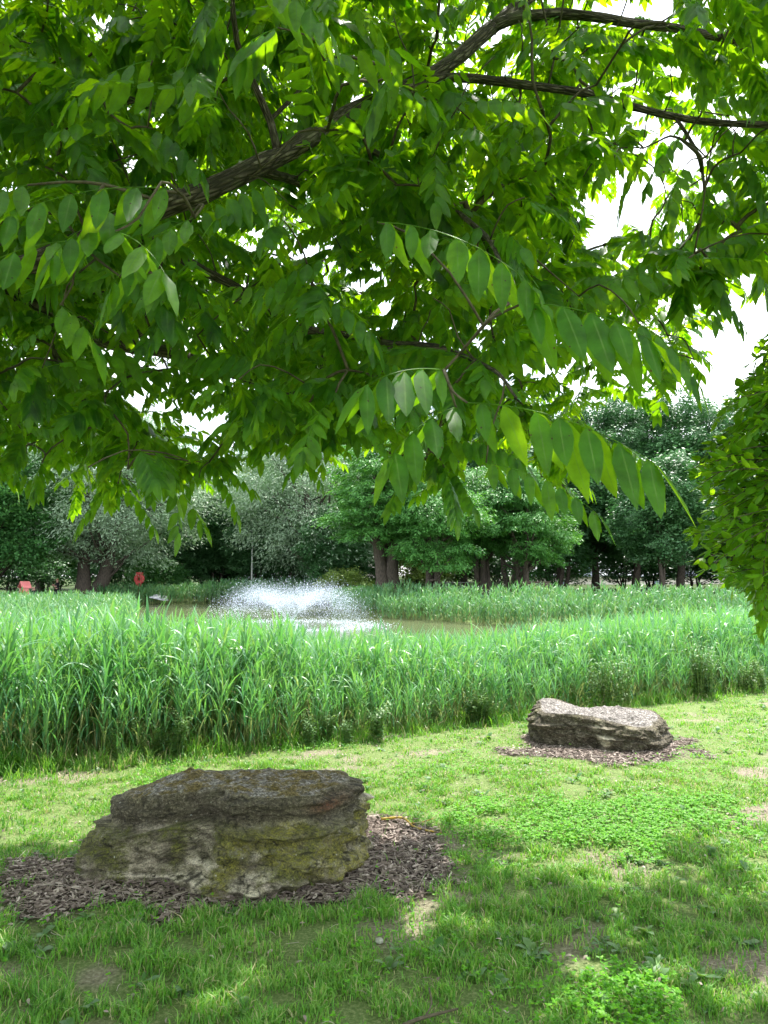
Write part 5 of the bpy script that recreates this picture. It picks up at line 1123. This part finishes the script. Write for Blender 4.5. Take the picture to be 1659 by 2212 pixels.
def build_overhead_tree():
    rs = np.random.default_rng(21)
    base = np.array([-2.95, 2.95, 0.0]); fork = np.array([-2.75, 3.0, 2.45])
    root = thing('overhanging_tree', 'large tree with drooping compound leaves arching over the top of the lawn', 'tree', tuple(base))
    Wp = lambda L: [W(a, b, t) for a, b, t in L]
    limbs = [   # points, start radius, end radius
     ([base + [0, 0, -.15], base + [0.02, 0, .6], (-2.85, 2.98, 1.6), fork], .20, .15),
     ([fork] + Wp([(60, 575, 3.2), (300, 470, 3.3), (460, 400, 3.4), (600, 335, 3.6), (760, 240, 3.9), (850, 200, 4.0), (970, 140, 4.2), (1060, 60, 4.4), (1180, -50, 4.6), (1350, -260, 4.8)]), .054, .037),
     (Wp([(850, 200, 4.0), (930, 172, 4.1), (1000, 168, 4.15), (1100, 178, 4.15), (1250, 205, 4.1), (1400, 240, 4.0), (1520, 262, 3.9), (1700, 272, 3.8), (1950, 330, 3.6)]), .028, .012),
     (Wp([(1060, 60, 4.4), (1120, 36, 4.4), (1200, 32, 4.4), (1300, 42, 4.3), (1400, 60, 4.2), (1560, 80, 4.1), (1800, 130, 4.0)]), .034, .014),
     ([fork] + Wp([(-120, 560, 3.5), (0, 605, 3.8), (90, 662, 4.1), (250, 738, 4.8), (400, 775, 5.2), (620, 850, 5.8), (760, 900, 6.3)]), .085, .018),
     (Wp([(300, 470, 3.2), (330, 520, 3.3), (400, 555, 3.5), (500, 610, 3.8), (640, 700, 4.0), (780, 728, 3.7), (940, 752, 3.2), (1050, 790, 2.7), (1120, 860, 2.2)]), .028, .004),
     (Wp([(700, 275, 3.8), (820, 330, 3.6), (930, 410, 3.3), (1040, 500, 2.9), (1100, 580, 2.4), (1130, 640, 1.9)]), .018, .003),
     (Wp([(600, 335, 3.6), (583, 260, 3.6), (545, 170, 3.5), (515, 90, 3.4), (505, -20, 3.3)]), .021, .011),
     (Wp([(583, 260, 3.6), (640, 200, 3.65), (690, 140, 3.7), (700, 60, 3.8)]), .012, .006),
     ([fork, (-2.5, 3.2, 3.6)] + Wp([(-60, 120, 4.1), (60, 150, 4.3), (200, 190, 4.6), (350, 235, 5.0), (520, 290, 5.6)]), .06, .015),
     (Wp([(540, 365, 3.5), (700, 400, 4.3), (850, 430, 4.9), (1000, 500, 5.5), (1250, 600, 6.1)]), .028, .010),
     (Wp([(1460, 255, 3.95), (1500, 320, 3.9), (1522, 400, 3.85), (1525, 500, 3.8), (1515, 580, 3.8)]), .011, .005),
     ([fork, (-1.9, 1.9, 3.3), (-0.8, 0.7, 3.9), (0.6, -0.4, 4.4), (1.8, -1.4, 4.6)], .07, .02),
     ([fork, (-2.5, 3.3, 4.2), (-1.8, 3.8, 5.4), (-0.6, 4.2, 6.4), (0.4, 4.3, 7.2)], .10, .02),
     ([(-1.8, 3.8, 5.4), (0.0, 4.3, 5.9), (1.6, 4.6, 6.0), (3.0, 4.6, 5.7)], .05, .015),
     ([fork, (-3.6, 3.6, 3.3), (-4.8, 4.4, 3.8), (-5.8, 5.2, 3.8)], .07, .02),
     ([fork, (-3.6, 2.2, 3.3), (-4.8, 1.2, 3.9), (-5.6, 0.2, 4.2)], .07, .02),
     (Wp([(250, 738, 4.8), (380, 690, 5.6), (560, 640, 6.3), (760, 640, 6.8)]), .03, .01),
     (Wp([(90, 662, 4.1), (120, 760, 4.6), (150, 860, 5.2), (200, 930, 5.5)]), .022, .008),
    ]
    tg = Geo(); NP = []; NR = []
    trunk = None
    for k, (pts, r0, r1) in enumerate(limbs):
        P = smooth_path(pts, .07); P = P + np.array([vnoise(P * 2.6, 70 + q) for q in range(3)]).T * 0.018 * (k > 0) * np.minimum(1, np.arange(len(P)) / 6.)[:, None]
        rad = np.linspace(r0, r1, len(P))
        if k == 0:
            rad = np.interp(P[:, 2], [0, .25, 2.4], [.27, .19, .16]); g0 = Geo(); tube(g0, P - base, rad, 18, bump=.15); trunk = obj('trunk', g0.mesh('trunk', uv=True, attr=False), MAT['bark'], root)
        else: tube(tg, P - base, rad, 12 if r0 > .03 else 8, bump=.16, seed=k)
        if k: NP.append(P); NR.append(rad)
    nodes = np.concatenate(NP)
    # fronds placed by eye close to the camera
    heroes = [((815, 480, 1.80), (1140, 625, 1.55), .115, 7), ((330, 430, 2.0), (120, 560, 1.8), .115, 6), ((180, 520, 2.0), (-60, 600, 1.8), .115, 6), ((420, 470, 2.1), (250, 620, 1.95), .10, 6), ((60, 400, 2.1), (-120, 500, 1.9), .11, 6), ((330, 130, 2.6), (160, 220, 2.5), .10, 6), ((330, 280, 2.7), (430, 370, 2.6), .10, 6), ((700, 560, 2.6), (560, 650, 2.5), .10, 6), ((420, 620, 2.8), (330, 740, 2.7), .10, 6), ((1130, 655, 1.55), (1400, 740, 1.45), .115, 5), ((1010, 870, 1.60), (1405, 1010, 1.40), .12, 7), ((960, 800, 1.75), (790, 840, 1.60), .115, 5),
              ((985, 880, 1.8), (850, 990, 1.65), .105, 4), ((380, 410, 1.95), (20, 480, 1.7), .11, 6), ((250, 500, 1.8), (350, 590, 1.7), .105, 3), ((1050, 1000, 2.5), (1285, 1115, 2.3), .095, 7), ((960, 1010, 3.0), (985, 1120, 2.9), .075, 7),
              ((1380, 700, 2.5), (1500, 820, 2.4), .11, 5), ((560, -40, 2.0), (700, 60, 1.9), .11, 5), ((800, 170, 2.6), (930, 220, 2.6), .10, 5), ((1250, 640, 2.9), (1420, 590, 2.9), .11, 6), ((90, 1000, 3.6), (75, 1060, 3.5), .08, 5), ((20, 1010, 3.8), (80, 1055, 3.7), .09, 5),
              ((255, 1045, 4.2), (170, 1140, 4.1), .085, 7), ((255, 1045, 4.2), (330, 1140, 4.1), .085, 7), ((440, 1000, 4.0), (395, 1090, 3.9), .085, 6), ((450, 1000, 4.0), (510, 1110, 3.9), .09, 7), ((440, 1000, 4.0), (545, 1060, 3.9), .085, 6), ((640, 960, 4.6), (690, 1040, 4.5), .09, 6),
              ((1530, 560, 3.1), (1560, 640, 3.0), .09, 6), ((1470, 300, 3.6), (1400, 400, 3.5), .10, 6), ((1480, 360, 3.5), (1440, 490, 3.4), .10, 6), ((1525, 340, 3.5), (1590, 440, 3.4), .10, 6), ((1525, 400, 3.4), (1530, 530, 3.3), .10, 6), ((1540, 440, 3.5), (1640, 520, 3.4), .10, 6), ((1600, 330, 3.2), (1650, 450, 3.1), .10, 6), ((1530, 480, 3.4), (1450, 590, 3.3), .10, 6), ((1600, 500, 3.3), (1650, 620, 3.2), .10, 6), ((1350, 300, 3.7), (1290, 390, 3.6), .10, 6), ((1390, 320, 3.6), (1340, 450, 3.6), .10, 6), ((1560, 280, 3.4), (1660, 330, 3.3), .10, 6), ((1430, 560, 3.6), (1330, 600, 3.5), .10, 6), ((1500, 600, 3.2), (1600, 700, 3.1), .09, 6), ((130, 660, 2.0), (200, 740, 1.95), .11, 4), ((690, 640, 2.6), (800, 720, 2.5), .10, 5), ((860, 150, 2.4), (800, 230, 2.4), .10, 4), ((600, 60, 2.3), (500, 130, 2.3), .1, 5), ((700, 130, 2.2), (850, 110, 2.2), .1, 5)]
    # shoot positions
    N0 = 60000; X = rs.uniform(-6.2, 5.2, N0); Y = rs.uniform(-2.2, 8.0, N0); Z = rs.uniform(1.95, 8.0, N0); P = np.stack([X, Y, Z], 1)
    dx, dy, t = project(P)
    e = ((X + 0.5) / 5.9) ** 2 + ((Y - 2.9) / 5.0) ** 2 + ((Z - 3.4) / (3.6 - .8 * sstep(-.5, 2.5, X))) ** 2
    keep = (e < 1 + .12 * fbm(P * .8, 2, 3)) & (Y - Z / 1.85 < 4.42 + .35 * fbm(P * .9, 2, 6))
    keep &= ~((Z < 2.5 + .1 * (4 - Y).clip(0, 3)) & (Y < 2.4))
    infr = (dx > -250) & (dx < 1900) & (dy > -250) & (t > 0)
    keep &= ~(infr & (t < 2.55)); keep &= ~((t > 0) & (dy > sil(dx) - 150 / np.maximum(t, 1) ))
    keep &= ~((dx > 1250) & (dy > 560 - (dx - 1250) * .1) & (t > 0) & ~((t < 4.2) & (dx < 1560) & (dy < sil(dx) - 60)) & (rs.uniform(0, 1, N0) < .6))
    for hx, hy, a, b in HOLES: keep &= ~((((dx - hx) / (a + 60 / np.maximum(t, 1))) ** 2 + ((dy - hy + 60 / np.maximum(t, 1)) / (b + 70 / np.maximum(t, 1))) ** 2 < 1) & (t > 0))
    keep &= fbm(P * 1.3, 2, 44) > -0.45
    sv = P - np.array([1.45, 2.85, 2.15]); al = sv @ np.array(sdir); keep &= ~((np.linalg.norm(sv - al[:, None] * np.array(sdir), axis=1) < .25) & (al > 0))  # shoots left out along the sun's line, shaped so sunlight reaches the hanging shrub
    for gx_, gy_, rad_ in ((0.85, 2.95, .2), (1.2, 4.6, .5), (2.6, 4.2, .42), (-1.9, 3.3, .25), (0.2, 3.6, .22), (-0.6, 2.9, .2)):  # light holes added through the crown toward the sun to dapple the lawn
        sv = P - np.array([gx_, gy_, 0.0]); al = sv @ np.array(sdir); keep &= ~((np.linalg.norm(sv - al[:, None] * np.array(sdir), axis=1) < rad_ + .12) & (al > 0))
    idx = np.nonzero(keep)[0]; inside = infr[idx]
    prob = np.where(inside, 1.0, 0.42); idx = idx[rs.uniform(0, 1, len(idx)) < prob]
    # thin to a minimum spacing
    chosen = []
    cell = {}
    for i in idx:
        sp = .30 if infr[i] else .50
        key = tuple((P[i] // .50).astype(int)); ok = True
        for a in (-1, 0, 1):
            for b in (-1, 0, 1):
                for c in (-1, 0, 1):
                    for j in cell.get((key[0] + a, key[1] + b, key[2] + c), ()):
                        if np.sum((P[i] - P[j]) ** 2) < sp * sp: ok = False; break
                    if not ok: break
                if not ok: break
            if not ok: break
        if ok: cell.setdefault(key, []).append(i); chosen.append(i)
    S = P[chosen]
    print('shoots', len(S))
    hs = np.array([W(*h[0]) for h in heroes]); targets = [(p, 1) for p in hs] + [(p, 0) for p in S]
    allP = np.array([p for p, _ in targets]); n_h = len(hs)
    d0 = np.array([np.min(np.sum((nodes - p) ** 2, 1)) for p in allP]); order = np.argsort(d0)
    paths = []; npos = [nodes]; owner = [np.full(len(nodes), -1)]; flat = nodes.copy(); own = owner[0].copy()
    cap_ = len(nodes) + len(allP) * 14; buf = np.zeros((cap_, 3)); bo = np.full(cap_, -1); cnt = len(nodes); buf[:cnt] = nodes; nearcam = np.zeros(cap_, bool)
    def closeup(Q):
        a_, b_, c_ = project(Q); return (c_ > 0) & (c_ < 2.75) & (a_ > -100) & (a_ < 1760) & (b_ > -100)
    nearcam[:cnt] = closeup(nodes)
    for ti in order:
        p = allP[ti]; dd = np.sum((buf[:cnt] - p) ** 2, 1) + 0.5 * np.maximum(0, buf[:cnt, 2] - p[2] - .5) ** 2 + (9.0 * nearcam[:cnt] if ti >= n_h else 0); j = int(np.argmin(dd)); q = buf[j]; L = math.sqrt(np.sum((q - p) ** 2))
        if L < .05: L = .05
        mid1 = q * .66 + p * .34 + np.array([0, 0, .10 * L]) + rs.normal(0, .05 * L, 3); mid2 = q * .3 + p * .7 + np.array([0, 0, .10 * L]) + rs.normal(0, .05 * L, 3)
        pa = smooth_path([q, mid1, mid2, p], max(.06, L / 9)); paths.append([pa, bo[j], 1, ti]); k = len(pa) - 1; k = min(k, cap_ - cnt); buf[cnt:cnt + k] = pa[1:1 + k]; nearcam[cnt:cnt + k] = closeup(pa[1:1 + k]); bo[cnt:cnt + k] = len(paths) - 1; cnt += k
    for a in range(len(paths) - 1, -1, -1):
        if paths[a][1] >= 0: paths[paths[a][1]][2] += paths[a][2]
    wg = Geo()
    for pa, par, c, ti in paths:
        r0 = .0030 * math.sqrt(c) + .0010; r0 = min(r0, .0022 * float(project(pa.mean(0))[2][0]) + .001) if 0 < project(pa.mean(0))[2][0] < 3.2 else r0; tube(wg, pa - base, np.linspace(min(r0, .016), min(.0026, r0) if c < 3 else r0 * .6, len(pa)), 5, bump=.15)
    # compound leaves
    protos = [compound(rs.uniform(-.6, .5), rs.uniform(.24, .36), int(rs.integers(5, 9)), rs.uniform(.30, 1.1), rs.uniform(.3, 1.1), rs, ll=rs.uniform(.085, .112)) for _ in range(30)]
    T = []; yaw = []
    end_dir = {}
    for pa, par, c, ti in paths:
        if ti < n_h: continue
        d = pa[-1] - pa[-3]; a0 = math.atan2(d[1], d[0]); nl = int(rs.integers(7, 10))
        for k in range(nl):
            u = rs.uniform(0, .30) if k > 2 else 0; L = np.linalg.norm(pa[-1] - pa[0]); i = int(max(0, len(pa) - 1 - u / max(L, .1) * (len(pa) - 1))); T.append(pa[i]); yaw.append(a0 + k * 2.4 * (.85 if k else 0) + rs.normal(0, .35))
    T = np.array(T); yaw = np.array(yaw); m = len(T); sc = rs.uniform(.62, 1.18, m)
    ex = T + np.stack([np.cos(yaw), np.sin(yaw), np.full(m, -.35)], 1) * .26; lo = T + np.array([0, 0, -.20]); ok = np.ones(m, bool)
    for Q in (ex, lo, T):
        dx, dy, t = project(Q); ok &= ~((t > 0) & (dy > sil(dx) - 6))
        ok &= ~((t > 0) & (t < 1.5) & (dx > -60) & (dx < 1720) & (dy > -50))
        for hx, hy, a, b in HOLES: ok &= ~((((dx - hx) / a) ** 2 + ((dy - hy) / b) ** 2 < 1) & (t > 0))
    # the boughs that show bare in the photograph carry no leaves on their near side
    BARE = [([(300, 470), (460, 400), (600, 335)], 3.6, 40), ([(960, 145), (1060, 60), (1150, 5)], 4.5, 34), ([(985, 168), (1100, 178), (1250, 205), (1400, 240), (1659, 272)], 4.1, 20), ([(1130, 34), (1280, 40), (1400, 60)], 4.3, 18),
            ([(750, 245), (860, 205)], 4.0, 22), ([(600, 325), (583, 260), (545, 170), (515, 90)], 3.5, 16), ([(930, 410), (1050, 500)], 3.0, 14), ([(800, 728), (940, 752)], 3.3, 22), ([(380, 540), (500, 610)], 3.5, 16), ([(250, 735), (330, 765)], 5.0, 22), ([(1500, 320), (1525, 480)], 3.8, 14), ([(600, 245), (690, 140)], 3.6, 12)]
    ux, uy = np.cos(yaw), np.sin(yaw)
    for q, dz_, sd_ in ((.0, 0, 0), (.10, -.02, 0), (.2, -.06, 0), (.12, -.08, .07), (.12, -.08, -.07), (.24, -.12, .05), (.24, -.12, -.05), (.3, -.16, 0)):
        dx, dy, t = project(T + np.stack([ux * q - uy * sd_, uy * q + ux * sd_, np.full(m, dz_)], 1))
        for line, tl, wd in BARE:
            for (x1, y1), (x2, y2) in zip(line[:-1], line[1:]):
                f = np.clip(((dx - x1) * (x2 - x1) + (dy - y1) * (y2 - y1)) / ((x2 - x1) ** 2 + (y2 - y1) ** 2), 0, 1)
                ok &= ~((np.hypot(dx - x1 - f * (x2 - x1), dy - y1 - f * (y2 - y1)) < wd) & (t > 0) & (t < tl + .05))
    T, yaw, sc = T[ok], yaw[ok], sc[ok]; m = len(T); print('leaves', m)
    M = rot_z(yaw) @ rot_x(rs.normal(0, .25, m)) * sc[:, None, None]; lg = Geo(); instance(lg, protos, rs.integers(0, 30, m), M, T - base, rs.uniform(0, .92, m), .5)
    for (a, b, ll, npair) in heroes:
        A, B = W(*a), W(*b); d = B - A; L = np.linalg.norm(d); yw = math.atan2(d[1], d[0]); el = math.asin(d[2] / L); cv = .55
        pr = compound(el + cv / 2, L * 1.03, npair, rs.uniform(.8, 1.3), cv, rs, ll=ll * 1.15, first=.06, wr=.20); instance(lg, [pr], np.zeros(1, int), rot_z(np.array([yw])), (A - base)[None], np.array([rs.uniform(.05, .6)]), .4)
    obj('branches', tg.mesh('branches', uv=True, attr=False), MAT['bark'], root)
    obj('twigs', wg.mesh('twigs', attr=False), MAT['twig'], root)
    lf = obj('foliage', lg.mesh('foliage', uv=True), MAT['canopy'], root)
build_overhead_tree()

# ------------------------------------------------------------------ shrub hanging in from the right
def build_right_shrub():
    rs = np.random.default_rng(44); base = np.array([2.75, 3.1, 0.0])
    root = thing('hanging_shrub', 'leafy shrub with small pointed oval leaves hanging in from the right edge above the lawn', 'shrub', tuple(base))
    SL = np.array([(640, 1680), (700, 1650), (760, 1615), (850, 1565), (900, 1540), (960, 1500), (1010, 1478), (1060, 1500), (1100, 1520), (1150, 1470), (1190, 1478), (1230, 1500), (1265, 1530), (1285, 1600), (1330, 1618), (1405, 1625), (1420, 1700)], float)
    g = Geo(); tr = smooth_path([(0, 0, -.1), (-.03, .02, .8), (-.12, -.05, 1.6), (-.2, -.05, 2.4)], .12); tube(g, tr, np.linspace(.055, .02, len(tr)), 10, bump=.15); obj('trunk', g.mesh('trunk', uv=True, attr=False), MAT['bark'], root)
    tw = Geo(); lf = Geo(); n = 0; tries = 0
    while n < 1500 and tries < 40000:
        tries += 1; p = np.array([rs.uniform(1.0, 2.9), rs.uniform(2.4, 3.5), rs.uniform(1.2, 2.75)]); dx, dy, t = project(p); dx, dy, t = dx[0], dy[0], t[0]
        lim = np.interp(dy, SL[:, 0], SL[:, 1])
        if dx < lim + 12 or dy > 1400 or dy < 700: continue
        if dy > 1275 and rs.uniform() < .45: continue
        n += 1
        if dy > 1275: s0 = p + np.array([rs.uniform(0, .12), rs.uniform(-.05, .1), rs.uniform(.25, .45)])
        else: s0 = p + np.array([rs.uniform(.28, .45), rs.uniform(-.2, .2), rs.uniform(-.12, .22)])
        pa = smooth_path([s0, (s0 + p) / 2 + np.array([0, 0, .045]), p], .034); tube(tw, pa - base, np.linspace(.003, .001, len(pa)), 4, cap=False)
        for i in range(2, len(pa)):
            d = pa[i] - pa[i - 1]; d /= np.linalg.norm(d) + 1e-9; sd_ = np.cross(d, [0, 0, 1]); sd_ /= np.linalg.norm(sd_) + 1e-9
            if i % 2: sd_ = sd_ * .6 + np.array([0, 0, .8]) * rs.choice([-1, 1])
            for sg in (-1, 1):
                dd = d * rs.uniform(.3, .9) + sd_ * sg * .8 + np.array([0, 0, -1]) * rs.uniform(-.3, .45); q = pa[i] + dd * .05; qx, qy, qt = project(q)
                if qx[0] < np.interp(qy[0], SL[:, 0], SL[:, 1]) - 6 and rs.uniform() < .9: continue
                leaflet(lf, pa[i] - base, dd, np.cross(dd, [0, 0, 1.0]) + rs.normal(0, .3, 3), rs.uniform(.035, .062), .32, rs.uniform(0, .92), .12, .25, 0, rows=(0, .15, .4, .7, 1.0))
        leaflet(lf, pa[-1] - base, pa[-1] - pa[-2], np.array([0, 1.0, 0]), .05, .27, .9, .1, .2, 0, rows=(0, .15, .4, .7, 1.0))
    for k in range(14):
        e = np.array([rs.uniform(-1.25, .3), rs.uniform(-.6, .5), rs.uniform(1.5, 2.6)]); i = int(rs.integers(len(tr) // 2, len(tr))); pa = smooth_path([tr[i], tr[i] * .5 + e * .5 + [0, 0, .15], e], .08); tube(tw, pa, np.linspace(.012, .004, len(pa)), 6)
    obj('twigs', tw.mesh('twigs', attr=False), MAT['twig'], root); obj('foliage', lf.mesh('foliage', uv=True), MAT['shrub_leaf'], root); print('shrub twigs', n)
build_right_shrub()
print('total polys', sum(len(o.data.polygons) for o in SC.objects if o.type == 'MESH'))
